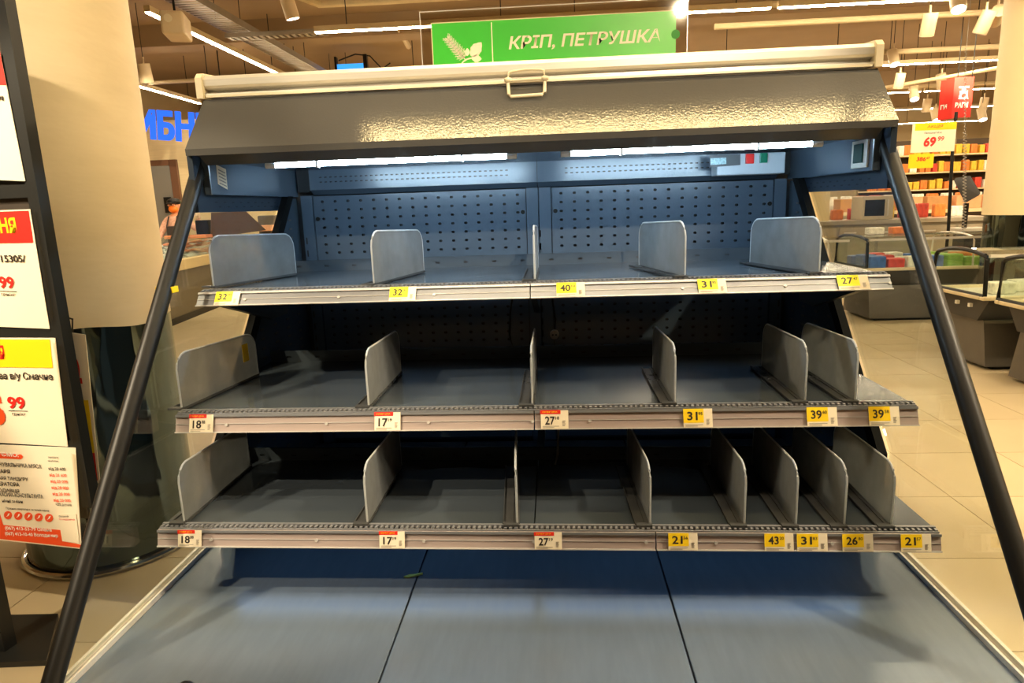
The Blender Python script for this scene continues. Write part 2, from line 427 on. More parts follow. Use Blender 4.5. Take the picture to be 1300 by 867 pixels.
# real spots that throw the light patches on the display and columns (same fixtures, out of the frame)
for p, a, pw, sz, lab in (((-2.9, 0.3, 3.35), (-.78, 1.9, .8), 560, 25, 'white spotlight aimed through the display side glass from the sheet stand side'),
                          ((3.0, 1.1, 3.35), (.75, 1.6, .6), 520, 40, 'white spotlight aimed at the display tray from the freezer side'),
                          ((-2.3, -.5, 3.35), (-1.75, 2.1, 1.55), 400, 62, 'white spotlight aimed at the papered column'),
                          ((3.2, 4.2, 3.35), (4.6, 7.0, 1.9), 260, 46, 'white spotlight aimed at the cream column by the freezers'),
                          ((3.4, 1.6, 3.35), (3.2, 4.4, .2), 420, 60, 'white spotlight aimed at the aisle floor by the freezers'),
                          ((1.42, -3.2, 3.38), (.1, 2.1, 2.0), 1000, 18, 'white spotlight aimed at the green herb sign'),
                          ((5.2, 8.6, 3.35), (7.6, 14.5, 1.4), 700, 60, 'white spotlight aimed at the grocery racks'),
                          ((-4.8, 7.0, 3.35), (-5.6, 10.8, 1.2), 650, 60, 'white spotlight aimed at the fish on the ice')):
    spotlight(p, a, lab)
    d = (Vector(a) - Vector(p)).normalized()
    spot_light(Vector(p) + d * 0.03, a, pw, R(sz))

# wall speaker style box hanging on the slanting lamp line
t = thing('ceiling_projector', 'white boxy projector hanging on the slanting lamp line', 'projector', at_y(222, 33, 6.4))
c = at_y(224, 34, 6.4)
b = NB(); box(b, -.10, .10, -.17, .17, -.10, .10, .02); obj('case', b, SPOTW, t, xf=lambda v: c + Matrix.Rotation(R(18), 3, 'Z') @ v)
b = NB(); tube(b, [(0, 0, .1), (0, 0, .45)], .012, 6); obj('bracket', b, BLACK, t, xf=lambda v: c + v)
b = NB(); tube(b, [(-.03, -.172, .03), (-.03, -.18, .03)], .035, 14); obj('dial', b, IVORY, t, xf=lambda v: c + Matrix.Rotation(R(18), 3, 'Z') @ v)

# hanging screen behind the display
SCREEN = emit('blue_screen', (0.05, 0.35, 1.0), 1.4)
c = at_y(445, 84, 12.0)
t = thing('hanging_screen', 'hanging screen with a blue picture behind the display', 'screen', c)
b = box(NB(), c.x - .24, c.x + .24, c.y, c.y + .05, c.z - .16, c.z + .04); obj('display_panel', b, SCREEN, t)
b = box(NB(), c.x - .27, c.x - .235, c.y - .03, c.y + .06, c.z - .3, c.z + .16); box(b, c.x + .235, c.x + .30, c.y - .03, c.y + .06, c.z - .3, c.z + .18); obj('screen_frame', b, BLACK, t)
b = NB(); tube(b, [(c.x - .2, c.y, c.z + .1), (c.x + .1, c.y, c.z + .19), (c.x + .35, c.y, c.z + .15), (c.x + .55, c.y, c.z - .07), (c.x + .7, c.y, c.z + .02)], .012, 6); obj('cable', b, BLACK, t, smooth=True)

# ------------------------------------------------------------------ columns
PAPERW = mat('column_paper_wrap', '#e6d5b2', 0.62, hex2='#dccaa4', vscale=2.2, bump=0.25, bscale=9, stretch=(1, 1, 2.5))
CREAM = mat('column_cream_paint', '#e3cfa2', 0.6, var=0.03, vscale=2)
MIRROR = mat('crinkled_mirror_film', '#5c696c', 0.07, metal=1.0, var=0.25, vscale=3, bump=0.9, bscale=5, stretch=(1.6, 1.6, .35))
CHROME = mat('chrome_ring', '#d8dadb', 0.12, metal=1.0, var=0.03)
cx, cy, cr = -1.985, 2.715, 0.345
t = thing('column', 'round column in white paper with a crinkled mirror foot, left of the display', 'column', (cx, cy, 0))
obj('mirror_foot', cyl(NB(), (cx, cy), cr - .004, 0.0, 1.06, 64), MIRROR, t, smooth=True)
b = NB(); n = 72; rows = [1.03, 1.2, 1.6, 2.2, 3.0, 4.25]; rg = []
for z in rows:
    rg.append([b.verts.new((cx + (cr + .002 * math.sin(7 * a) + .0015 * math.sin(3 * a + z * 2)) * math.cos(a), cy + (cr + .002 * math.sin(7 * a)) * math.sin(a), z + (0.010 * math.sin(a * 5) if z == 1.03 else 0))) for a in [2 * math.pi * k / n for k in range(n)]])
for i in range(len(rows) - 1):
    for k in range(n): b.faces.new((rg[i][k], rg[i][(k + 1) % n], rg[i + 1][(k + 1) % n], rg[i + 1][k]))
obj('paper_wrap', b, PAPERW, t, smooth=True)
b = NB(); tube(b, [(cx + (cr + .01) * math.cos(a), cy + (cr + .01) * math.sin(a), .018) for a in [2 * math.pi * k / 48 for k in range(48)]], .014, 8, closed=True); obj('base_ring', b, CHROME, t, smooth=True)
c2x, c2y, c2r = 4.80, 7.0, 0.42
t = thing('column', 'big round cream column standing behind the glass freezers', 'column', (c2x, c2y, 0))
obj('shaft', cyl(NB(), (c2x, c2y), c2r, 1.20, 4.25, 64), CREAM, t, smooth=True)
obj('mirror_foot', cyl(NB(), (c2x, c2y), c2r - .02, 0.0, 1.20, 64), MIRROR, t, smooth=True)
c = at_y(524, 70, 14)
t = tag(obj('column', cyl(NB(), (c.x + .05, 14.3), .45, 0, 4.0, 40), CREAM, smooth=True), 'plain round column far behind, showing left of the green sign', 'column')

# ------------------------------------------------------------------ the empty refrigerated display
CAB = thing('refrigerated_display', 'empty graphite refrigerated vegetable display with three bare shelves and a sloped tray', 'display case', (0, 1.9, 0))
HX = 0.985; YB = 2.65; DZ = 0.49
def strut_y(z): return 1.834 + (z - 0.775) * (2.52 - 1.834) / (1.50 - 0.775)
def pole_y(z): return 1.115 + (z - 0.50) * (1.992 - 1.115) / (1.615 - 0.50)

# base under the tray
b = NB(); box(b, -HX + .005, HX - .005, 1.16, YB + .12, 0.10, DZ - .035); obj('base_body', b, STEEL, CAB)
b = NB(); box(b, -HX + .05, HX - .05, 1.26, YB + .06, 0.0, 0.0995); obj('plinth', b, BLACK, CAB)
b = NB(); prism(b, [(1.13, .30), (1.115, .495), (1.14, .500), (1.159, .47), (1.159, .30)], 'x', -HX, HX); obj('front_bumper', b, STEEL, CAB)

# tray of three loose steel plates
for x0, x1 in ((-.972, -.3215), (-.3175, .3305), (.3345, .972)):
    b = NB(); box(b, x0, x1, 1.162, 2.62, DZ - .012, DZ, .0025); obj('tray_plate', b, DECK, CAB)
    b = NB(); box(b, x0 + .002, x1 - .002, 1.170, 2.0, DZ - .034, DZ - .0125)
b = NB(); box(b, -.975, .975, 1.16, 2.1, DZ - .034, DZ - .0125); obj('tray_support', b, BLACK, CAB)
for s in (-1, 1):
    b = NB(); box(b, s * .975 - .003, s * .975 + .003, 1.14, 2.45, DZ - .01, DZ + .012); box(b, s * .995 - .004, s * .995 + .004, 1.14, 2.45, DZ - .03, DZ + .014); box(b, s * .985 - .010, s * .985 + .010, 1.14, 2.45, DZ - .03, DZ - .004)
    obj('glass_channel', b, ALU, CAB)
for x, y in ((-.718, 1.158), (.001, 1.162)):
    b = NB(); ellipsoid(b, (x, y, .497), (.017, .013, .010), 14, 8); obj('black_stopper', b, BLACK, CAB, smooth=True)
# perforated edge strip at the front of the tray
b = NB()
for k in range(150): box(b, -.95 + k * .0127, -.944 + k * .0127, 1.1425, 1.1575, .4952, .5005)
stuff(obj('edge_teeth', b, STEEL, CAB))

# back wall: uprights, perforated panels, top fascia
def perforated(bm, xs, zs, hw, hh, x0, x1, z0, z1, y, depth=0.012, map3=None):
    """sheet in the plane y with real slots at xs x zs"""
    P = map3 or (lambda x, yy, z: (x, yy, z))
    xb = [x0] + [(xs[i] + xs[i + 1]) / 2 for i in range(len(xs) - 1)] + [x1]
    zb = [z0] + [(zs[i] + zs[i + 1]) / 2 for i in range(len(zs) - 1)] + [z1]
    cache = {}
    def V(x, yy, z):
        k = (round(x, 5), round(yy, 5), round(z, 5))
        if k not in cache: cache[k] = bm.verts.new(P(x, yy, z))
        return cache[k]
    for i, cx in enumerate(xs):
        for j, cz in enumerate(zs):
            a0, a1, c0, c1 = xb[i], xb[i + 1], zb[j], zb[j + 1]
            o = [V(a0, y, c0), V(cx, y, c0), V(a1, y, c0), V(a1, y, cz), V(a1, y, c1), V(cx, y, c1), V(a0, y, c1), V(a0, y, cz)]
            r = hh * .6
            hp = [(cx - hw + r, cz - hh), (cx, cz - hh), (cx + hw - r, cz - hh), (cx + hw, cz), (cx + hw - r, cz + hh), (cx, cz + hh), (cx - hw + r, cz + hh), (cx - hw, cz)]
            h = [V(p[0], y, p[1]) for p in hp]; d = [V(p[0], y + depth, p[1]) for p in hp]
            for k in range(8):
                q = (k + 1) % 8
                bm.faces.new((o[k], o[q], h[q], h[k])); bm.faces.new((h[k], h[q], d[q], d[k]))
    return bm
zrows = [1.492 - k * 0.0338 for k in range(29)][::-1]
for x0, x1 in ((-.893, -.045), (.056, .900)):
    xs = [x0 + .037 + k * (x1 - x0 - .069) / 15 for k in range(16)]
    b = perforated(NB(), xs, zrows, .0070, .0046, x0, x1, .50, 1.514, YB)
    pnl = obj('back_panel', b, STEEL, CAB)
    for xx in (x0 + .014, x1 - .012):
        obj('screw', tube(NB(), [(xx, YB - .006, 1.425), (xx, YB + .002, 1.425)], .0085, 10), BLACK, pnl)
b = NB(); box(b, -1.0, 1.0, YB + .03, YB + .05, .10, 1.82); obj('rear_sheet', b, DARK, CAB)
def upright(x0, x1):
    b = NB(); box(b, x0, x1, YB - .010, YB + .025, .10, 1.516); u = obj('upright', b, STEEL, CAB)
    s = NB(); xc = (x0 + x1) / 2 if abs(x0 + x1) > .2 else .009
    if x0 < -.5: xc = x0 + .010
    if x0 > .5: xc = x1 - .010
    for k in range(15):
        z = 1.345 - k * .05
        box(s, xc - .0028, xc + .0028, YB - .0115, YB - .0098, z - .018, z + .008)
    stuff(obj('slots', s, DARK, u)); return u
upright(-.940, -.896); upright(.903, .947)
for a, c in ((-.042, .0035), (.0065, .053)): upright(a, c)
# top fascia above the panels with two rows of slots, bent ledge below
fz = [1.566, 1.584]
for x0, x1 in ((-.885, .002), (.004, .905)):
    n = 36; xs = [x0 + .045 + k * (x1 - x0 - .16) / n for k in range(n + 1)] if x0 < -.5 else [x0 + .11 + k * (x1 - x0 - .17) / n for k in range(n + 1)]
    b = perforated(NB(), xs, fz, .0056, .0022, x0, x1, 1.536, 1.622, YB - .045)
    f = obj('top_fascia', b, STEEL, CAB)
    b = NB(); prism(b, [(YB - .045, 1.536), (YB - .006, 1.518), (YB - .004, 1.521), (YB - .043, 1.540)], 'x', x0, x1); obj('bent_ledge', b, STEEL, f)
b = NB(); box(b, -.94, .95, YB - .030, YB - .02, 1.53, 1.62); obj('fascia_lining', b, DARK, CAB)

# slanted side struts, front poles, side glass, cheeks
for s in (-1, 1):
    b = NB(); prism(b, [(1.80, .10), (1.86, .10), (1.86, .745), (strut_y(1.52) + .055, 1.515), (strut_y(1.52) + .0, 1.515), (1.80, .74)], 'x', s * .962 - .012, s * .962 + .012)
    obj('side_strut', b, MATTE, CAB)
    b = NB(); z0, z1 = .50, 1.612
    ring = 14
    pa, pb = Vector((s * HX, pole_y(.495), .495)), Vector((s * HX, pole_y(1.620), 1.620))
    tube(b, [pa, pb], .021, ring); obj('front_pole', b, BLACK, CAB, smooth=True)
    g = NB(); zt = 1.505
    out = [(pole_y(.505) + .02, .505), (1.805, .505), (1.805, .745), (strut_y(1.47) + .01, 1.47), (pole_y(1.47) + .02, 1.47)]
    prism(g, out, 'x', s * .985 - .003, s * .985 + .003); obj('side_glass', g, GLASS, CAB)
    b = NB(); box(b, min(s * .950, s * .972), max(s * .950, s * .972), 1.962, YB, 1.512, 1.622, .003); ck = obj('end_cheek', b, STEEL, CAB)
    xs = [1.99 + k * .06 for k in range(9)]
    b = NB(); box(b, min(s * .974, s * .990), max(s * .974, s * .990), 1.92, 2.60, 1.462, 1.6225); lower = obj('cheek_skirt', b, mat('shaded_skirt_enamel', '#232d3a', .35, spec=.4), CAB)  # skirt colour darkened to stand for the shade on it
    h = NB()
    for k in range(9):
        for zz in (1.492, 1.478):
            yy = 2.03 + k * .055 + (.02 if zz < 1.48 else 0)
            xi = s * .9735
            box(h, min(xi, xi + s * .001), max(xi, xi + s * .001), yy - .007, yy + .007, zz - .002, zz + .002)
    stuff(obj('slots', h, DARK, lower))
    # triangular perforated side wall between strut and back wall
    w = NB(); X = s * .972
    prism(w, [(YB + .03, .10), (1.83, .10), (1.83, .745), (strut_y(1.505) + .03, 1.505), (YB + .03, 1.510)], 'x', min(X, X + s * .006), max(X, X + s * .006))
    sw = obj('side_wall', w, STEEL, CAB)
    h = NB()
    for k in range(29):
        zz = 1.492 - k * .0338
        for q in range(6):
            yy = YB - .065 - q * .115
            if yy - .02 > strut_y(zz) + .10: xi = s * .9716; box(h, min(xi, xi - s * .0012), max(xi, xi - s * .0012), yy - .014, yy + .014, zz - .0035, zz + .0035)
    stuff(obj('slots', h, DARK, sw))
    c = NB(); cyy = [(strut_y(zz) + .09, zz) for zz in (1.40, .60)]
    tube(c, [(s * .971, *cyy[0]), (s * .971, *cyy[1])], .003, 5); obj('wall_crease', c, DARK, sw)

# canopy
prof = [(1.908, 1.622), (1.907, 1.640), (2.050, 1.796), (2.66, 1.82), (2.70, 1.82), (2.70, 1.6235), (1.975, 1.6235)]
b = NB(); prism(b, prof, 'x', -HX, HX); obj('canopy', b, CANOPY, CAB)
b = NB(); box(b, -.948, .948, 1.98, 2.60, 1.612, 1.6230); obj('canopy_lining', b, STEEL, CAB)
b = NB(); prism(b, [(1.9085, 1.6215), (1.952, 1.5965), (1.954, 1.5985), (1.93, 1.6215)], 'x', -.948, .948); obj('canopy_lip', b, CANOPY, CAB)
def HB(v): return (0.0647 + (v.x - .0647) * 1.017, v.y * 1.017, 1.45 + (v.z - 1.45) * 1.017)
# roller blind housing on top of the canopy
prof = [(1.992, 1.793), (1.990, 1.806), (2.004, 1.810), (2.003, 1.820), (1.996, 1.824), (1.999, 1.846), (2.010, 1.854), (2.075, 1.860), (2.10, 1.85), (2.10, 1.80), (2.06, 1.797)]
prof = [(2.014, 1.800), (2.014, 1.8065), (2.040, 1.812), (2.040, 1.8185), (2.020, 1.8215), (2.014, 1.828), (2.013, 1.846), (2.022, 1.857), (2.10, 1.866), (2.13, 1.855), (2.13, 1.804), (2.06, 1.800)]
b = NB(); prism(b, prof, 'x', -.962, .958); hs = obj('blind_housing', b, ALU, CAB, xf=HB)
for s, x in ((-1, -.962), (1, .958)):
    e = NB(); prism(e, [(2.004, 1.792), (2.004, 1.850), (2.018, 1.864), (2.105, 1.872), (2.14, 1.858), (2.14, 1.80), (2.06, 1.7985)], 'x', min(x, x + s * .020), max(x, x + s * .020)); obj('end_cap', e, IVORY, hs, xf=HB)
b = NB(); prism(b, [(2.006, 1.794), (2.006, 1.8005), (2.03, 1.8035), (2.03, 1.797)], 'x', -.955, .951); obj('pull_bar', b, IVORY, hs, xf=HB)
# wire handle
hd = NB(); yh = 1.985
loop = [(-.058, yh, 1.795), (-.056, yh - .012, 1.758), (-.050, yh - .014, 1.7525), (.038, yh - .014, 1.7545), (.045, yh - .012, 1.760), (.047, yh, 1.797)]
tube(hd, loop, .0048, 8)
loop = [(-.058, yh, 1.800), (-.055, yh, 1.818), (-.045, yh, 1.822), (-.005, yh, 1.826), (.035, yh, 1.824), (.044, yh, 1.820), (.047, yh, 1.802)]
tube(hd, loop, .0032, 8)
tube(hd, [(-.066, yh, 1.7975), (.056, yh, 1.7995)], .0042, 8)
for x in (-.058, .047): ellipsoid(hd, (x, yh - .002, 1.799), (.011, .011, .008), 12, 8)
for x in (-.058, .047): tube(hd, [(x, yh + .005, 1.797), (x, 2.018, 1.803)], .004, 6)
obj('pull_handle', hd, IVORY, CAB, smooth=True, xf=HB)

# lamp tubes under the canopy
TY, TZ = 2.030, 1.5950
for x0, x1, clips in ((-.775, -.072, (-.645, -.205)), (.118, .807, (.265, .655))):
    b = NB(); tube(b, [(x0, TY, TZ), (x1, TY, TZ)], .0075, 14); tb = obj('lamp_tube', b, TUBE, CAB, smooth=True)
    b = NB(); box(b, x0 - .02, x1 + .02, TY - .012, TY + .012, TZ + .0095, 1.6115); obj('tube_carrier', b, STEEL, tb)
    for xx, d in ((x0, -1), (x1, 1)):
        e = NB(); tube(e, [(xx, TY, TZ), (xx + d * .03, TY, TZ)], .0095, 10); obj('tube_cap', e, WHITE, tb)
    for cxx in clips:
        e = NB(); box(e, cxx - .003, cxx + .003, TY - .0115, TY + .0115, TZ - .0115, TZ + .009); obj('tube_clip', e, WHITE, tb)

# unseen lamp added behind the lowest price channel to turn the tray blue
b = NB(); tube(b, [(-.86, 1.66, .628), (.86, 1.66, .628)], .012, 12); tb = obj('lamp_tube', b, emit('lit_added_tube', (0.30, 0.58, 1.0), ADDED_TUBE_POWER), CAB, smooth=True)
b = NB(); box(b, -.88, .88, 1.646, 1.674, .6405, .6425); obj('tube_carrier', b, STEEL, tb)
# control box and switches
y = YB - .055
b = NB(); box(b, .655, .895, y - .085, y + .008, 1.532, 1.606, .004)
def cbx(v): return v
cb = obj('control_box', b, mat('pale_blue_grey_plastic', '#b9c3cc', .4), CAB)
p = [at_y(u, v, y - .0865) for u, v in ((901, 197), (940, 195.5), (940, 209.5), (901, 212.5))]
b = NB(); quad(b, *p); obj('display_label', b, mat('dark_label', '#30353b', .4), cb)
q = [at_y(u, v, y - .0875) for u, v in ((902, 201), (922, 200), (922, 208), (902, 209.5))]
b = NB(); quad(b, *q); obj('readout', b, mat('grey_readout', '#8fb3bb', .3, var=.4, vscale=160), cb)
for (u0, u1, v0, v1, m, nm) in ((946, 957, 195, 208, mat('red_switch', '#e81c16', .3), 'red_switch'), (964, 974, 194, 207, mat('green_switch', '#0c7a5c', .3), 'green_switch')):
    c0, c1 = at_y(u0, v1, y - .087), at_y(u1, v0, y - .087)
    b = NB(); box(b, c0.x, c1.x, y - .0955, y - .0852, min(c0.z, c1.z), max(c0.z, c1.z), .002); o = obj(nm, b, m, cb); o['label'] = nm.replace('_', ' ')
b = NB(); box(b, .9430, .9498, 1.985, 2.085, 1.523, 1.600, .002); sb = obj('switch_plate', b, WHITE, CAB)
b = NB(); box(b, .938, .9428, 2.005, 2.062, 1.537, 1.590, .002); obj('green_switch', b, mat('dark_green_switch', '#0b4a44', .3), sb)['label'] = 'dark green rocker switch'
b = NB(); prism(b, [(2.005, 1.545), (2.062, 1.530), (2.066, 1.592), (2.008, 1.602)], 'x', -.9498, -.9492); st_ = obj('rating_sticker', b, PAPER, CAB)
b = NB()
for k in range(5): prism(b, [(2.015, 1.590 - k * .010), (2.058, 1.581 - k * .010), (2.058, 1.578 - k * .010), (2.015, 1.587 - k * .010)], 'x', -.9491, -.9488)
stuff(obj('fine_print', b, GREYINK, st_))

# ------------------------------------------------------------------ shelves
def shelf(yf, z, ytop, zb, yb_rail, ylip, k, split, railm, hasblue):
    xf = lambda v: (v.x, v.y, v.z - k * v.x)
    sh = obj('shelf', box(NB(), -.949, -.0015, yf + .02, ylip, z - .028, z - .002), SHELFM, CAB, xf=xf)
    obj('shelf_plate', box(NB(), .0015, .949, yf + .02, ylip, z - .028, z - .002), SHELFM, sh, xf=xf)
    # back lip with slots
    xs = [-.88 + i * .1035 for i in range(18)]
    b = perforated(NB(), xs, [z + .016], .0085, .0032, -.945, .945, z - .002, z + .034, ylip - .004, .006)
    box(b, -.945, .945, ylip - .0045, ylip + .004, z + .034, z + .038)
    obj('back_lip', b, SHELFM, sh, xf=xf)
    obj('slot_shade_strip', box(NB(), -.944, .944, ylip + .0042, ylip + .0062, z + .001, z + .036), DARK, sh, xf=xf)  # dark strip added so the lip slots look shaded
    # price channel in two lengths
    ends = [(-.951, split - .0015), (split + .0015, .951)]
    for x0, x1 in ends:
        b = NB(); prism(b, [(yb_rail, zb), (ytop, z - .004), (ytop + .014, z - .004), (ytop + .014, zb)], 'x', x0, x1)
        pr = obj('price_rail', b, railm, sh, xf=xf)
        d = Vector((0, ytop - yb_rail, z - .004 - zb)).normalized(); nrm = Vector((0, -d.z, d.y))
        L = Vector((0, ytop - yb_rail, z - .004 - zb)).length
        def strip(s0, s1, t, m, nm):
            o = Vector((x0, yb_rail, zb)) + d * (s0 * L)
            q = NB(); slab_uv(q, o + nrm * (t + .0004), (1, 0, 0), d, x1 - x0, (s1 - s0) * L, t)
            return obj(nm, q, m, sh, xf=xf)
        strip(.0, .07, .004, CLEAR_EDGE, 'clear_edge'); strip(.86, 1.0, .004, CLEAR_EDGE if hasblue else RAIL_S, 'upper_edge'); strip(.475, .505, .0012, CLEAR_EDGE, 'middle_ridge')
        n = NB()
        for xx in [x0 + .14 + i * .27 for i in range(int((x1 - x0 - .14) / .27) + 1)]:
            c = Vector((xx, yb_rail, zb)) + d * (.44 * L)
            tube(n, [c, c + nrm * .003], .0042, 8)
        stuff(obj('rivets', n, CLEAR_EDGE, sh, xf=xf))
    # toothed strip that holds the dividers
    b = NB(); n = 148
    box(b, -.949, .949, yf + .0145, yf + .022, z - .004, z + .0045)
    box(b, -.949, .949, yf - .002, yf + .002, z - .004, z - .0005)
    for i in range(n):
        x = -.945 + i * (1.89 / (n - 1)); prism(b, [(x - .0034, yf + .002), (x + .0028, yf + .002), (x + .0040, yf + .0145), (x - .0022, yf + .0145)], 'z', z - .003, z + .0025)
    stuff(obj('toothed_strip', b, RAIL_S, sh, xf=xf))
    b = NB(); box(b, -.949, .949, yf + .0005, yf + .018, z - .012, z - .0045); obj('strip_groove', b, DARK, sh, xf=xf)
    # cantilever brackets at both ends and in the middle
    for xx in (-.935, .925, .0):
        b = NB(); prism(b, [(yf + .03, z - .0285), (yf + .10, z - .060), (ylip - .17, z - .150), (ylip - .05, z - .150), (ylip + .0, z - .0285)], 'x', xx - .010, xx + .010)
        obj('bracket', b, DARK, sh)
    return sh
#       yf     z     ytop   zb     yb     ylip  k      split
SH1 = (1.826, 1.240, 1.822, 1.200, 1.795, 2.41)
SH2 = (1.634, 0.937, 1.632, 0.887, 1.617, 2.23)
SH3 = (1.490, 0.676, 1.486, 0.631, 1.476, 1.95)
shelf(*SH1, 0.0005, -.005, RAIL_S, True)
shelf(*SH2, 0.002, .003, RAILM, False)
shelf(*SH3, 0.0075, .292, RAILM, False)
# arms from the middle upright to the shelves
b = NB()
for (yf, z, yt, zb, yb, yl) in (SH1, SH2, SH3): box(b, -.012, .012, yl - .02, YB, z - .12, z - .05)
obj('shelf_arm', b, DARK, CAB)

# ------------------------------------------------------------------ shelf dividers (removable)
DL, DH = .375, .152
def divider(label):
    t = thing('shelf_divider', label, 'divider', (0, 0, 0), 'shelf dividers')
    r = .045
    prof = [(0.0, .004), (DL, .004), (DL, DH - r - .012)] + [(DL - r + r * math.cos(a), DH - r - .010 + r * math.sin(a)) for a in [R(x) for x in (15, 35, 55, 75, 90)]]
    prof += [(r + r * math.cos(a), DH - r + r * math.sin(a)) for a in [R(x) for x in (95, 115, 135, 155, 175)]]
    obj('panel', prism(NB(), prof, 'x', -.0016, .0016), CLOUDY, t)
    b = NB(); tube(b, [(0, p[0], p[1]) for p in prof[1:] + prof[:1]], .0027, 6); obj('rim', b, RIM, t, smooth=True)
    b = NB(); box(b, -.036, .004, .0, DL, .0, .0022); box(b, -.036, -.033, .0, DL, .0, .006); box(b, .003, .006, 0, DL, 0, .006); box(b, -.012, -.009, 0, DL, 0, .005); obj('base_plate', b, BASEP, t)
    b = NB(); box(b, -.034, .004, -.012, .006, .0022, .0075); obj('front_clip', b, BASEP, t)
    return t
DIV = [(1, SH1, .0005, ((-.943, 1.893, -17), (-.450, 1.85, -11), (.007, 1.85, 0), (.420, 1.848, 12), (.777, 1.845, 12))),
       (2, SH2, .002, ((-.950, 1.66, -7), (-.436, 1.66, 0), (-.002, 1.655, 0), (.363, 1.655, 0), (.688, 1.655, -1), (.811, 1.655, 0))),
       (3, SH3, .0075, ((-.894, 1.51, 0), (-.418, 1.51, 0), (-.042, 1.51, 3), (.282, 1.51, 2), (.507, 1.51, -1), (.628, 1.51, -1), (.741, 1.51, -1), (.850, 1.51, -2)))]
proto = None
for n, S, k, rows in DIV:
    sn = ('top', 'middle', 'lowest')[n - 1]
    for i, (x, yy, rz) in enumerate(rows):
        lab = f'cloudy plastic divider on the {sn} shelf, {ORD[i]} from its paper-column end'
        if proto is None: proto = divider(lab); o = proto
        else: o = copy_tree(proto)
        o['label'] = lab
        o.location = (x, yy, S[1] - .0018 - k * x + (.003 if n == 1 else .003)); o.rotation_euler = (0, 0, R(rz))
        if (n, i) == (2, 0):
            bm_ = NB(); box(bm_, .0018, .0030, .30, .33, .06, .115)
            me = bpy.data.meshes.new('price_sticker'); bm_.to_mesh(me); bm_.free(); me.materials.append(YELLOW)
            s_ = bpy.data.objects.new('small_sticker', me); COL.objects.link(s_); s_.parent = o; s_['label'] = 'small yellow sticker'

# ------------------------------------------------------------------ price tags in the channels
def price_tag(S, k, x0, x1, big, small, style, label, tilt=0.0, dz=0.0):
    yf, z, ytop, zb, yb, yl = S
    d = Vector((0, ytop - yb, z - .004 - zb)); L = d.length; d.normalize(); nrm = Vector((0, -d.z, d.y))
    zoff = -k * (x0 + x1) / 2
    o = Vector((x0, yb, zb + zoff)) + d * (.035 * L + dz) + nrm * .0050
    w, h = x1 - x0, .97 * L
    xd = Vector((math.cos(tilt), 0, math.sin(tilt)))
    t = thing('price_tag', label, 'price tag', o, 'shelf price tags')
    yd = d
    obj('card', slab_uv(NB(), o, xd, yd, w, h, .0006), PAPER, t)
    def rect(x, y, ww, hh, m, nm, lift=.0004):
        n = Vector(xd).cross(Vector(yd)).normalized()
        return obj(nm, slab_uv(NB(), o + Vector(xd) * x * w + Vector(yd) * y * h + n * lift, xd, yd, ww * w, hh * h, .0003), m, t)
    if style == 'red':
        rect(-.02, .80, .74, .22, RED, 'red_band')
        lettering('СУПЕР ЦІНА', o + xd * (.06 * w) + yd * (.86 * h), xd, yd, .09 * h, .55 * w, YELLOW, t, lift=.0009)
        lettering(big, o + xd * (.15 * w) + yd * (.22 * h), xd, yd, .46 * h, .36 * w, INK, t, bold=.022)
        lettering(small, o + xd * (.53 * w) + yd * (.50 * h), xd, yd, .17 * h, .14 * w, INK, t)
    else:
        rect(.0, .25, .70, .75, YELLOW if style == 'y' else LEMON, 'yellow_field')
        lettering(big, o + xd * (.13 * w) + yd * (.38 * h), xd, yd, .46 * h, .36 * w, INK, t, bold=.022, lift=.0009)
        lettering(small, o + xd * (.52 * w) + yd * (.65 * h), xd, yd, .17 * h, .14 * w, INK, t, lift=.0009)
    b = NB()
    n = Vector(xd).cross(yd).normalized()
    for i, ww in enumerate((.60, .42)): slab_uv(b, o + xd * (.06 * w) + yd * ((.13 - i * .07) * h) + n * .0006, xd, yd, ww * w, .025 * h, .0002)
    for i in range(6): slab_uv(b, o + xd * (.78 * w) + yd * ((.42 - i * .055) * h) + n * .0006, xd, yd, (.12 - .015 * (i % 3)) * w, .022 * h, .0002)
    stuff(obj('fine_print', b, GREYINK, t))
T1 = 'on the top shelf edge'; T2 = 'on the middle shelf edge'; T3 = 'on the lowest shelf edge'
TAGS = [(SH1, .0005, 'l', T1, ((-.897, -.826, '32', '90'), (-.396, -.322, '32', '90'), (.067, .144, '40', '10'), (.447, .522, '31', '85'), (.812, .892, '27', '47'))),
        (SH2, .002, '', T2, ((-.911, -.846, '18', '88'), (-.412, -.344, '17', '19'), (.020, .090, '27', '18'), (.379, .451, '31', '95'), (.682, .755, '39', '60'), (.831, .904, '39', '58'))),
        (SH3, .0075, '', T3, ((-.895, -.834, '18', '88'), (-.381, -.318, '17', '19'), (.001, .067, '27', '19'), (.321, .390, '21', '56'), (.546, .613, '43', '20'), (.621, .691, '31', '83'), (.725, .795, '26', '80'), (.858, .926, '21', '57')))]
for S, k, st, TT, rows in TAGS:
    for i, (x0, x1, big, small) in enumerate(rows):
        sty = st or ('red' if x1 < .2 else 'y')
        word = {'l': 'lemon yellow', 'red': 'red banded white', 'y': 'yellow'}[sty]
        price_tag(S, k, x0, x1, big, small, sty, f'{word} price tag {big} {TT}, {ORD[i]} from the paper-column end')

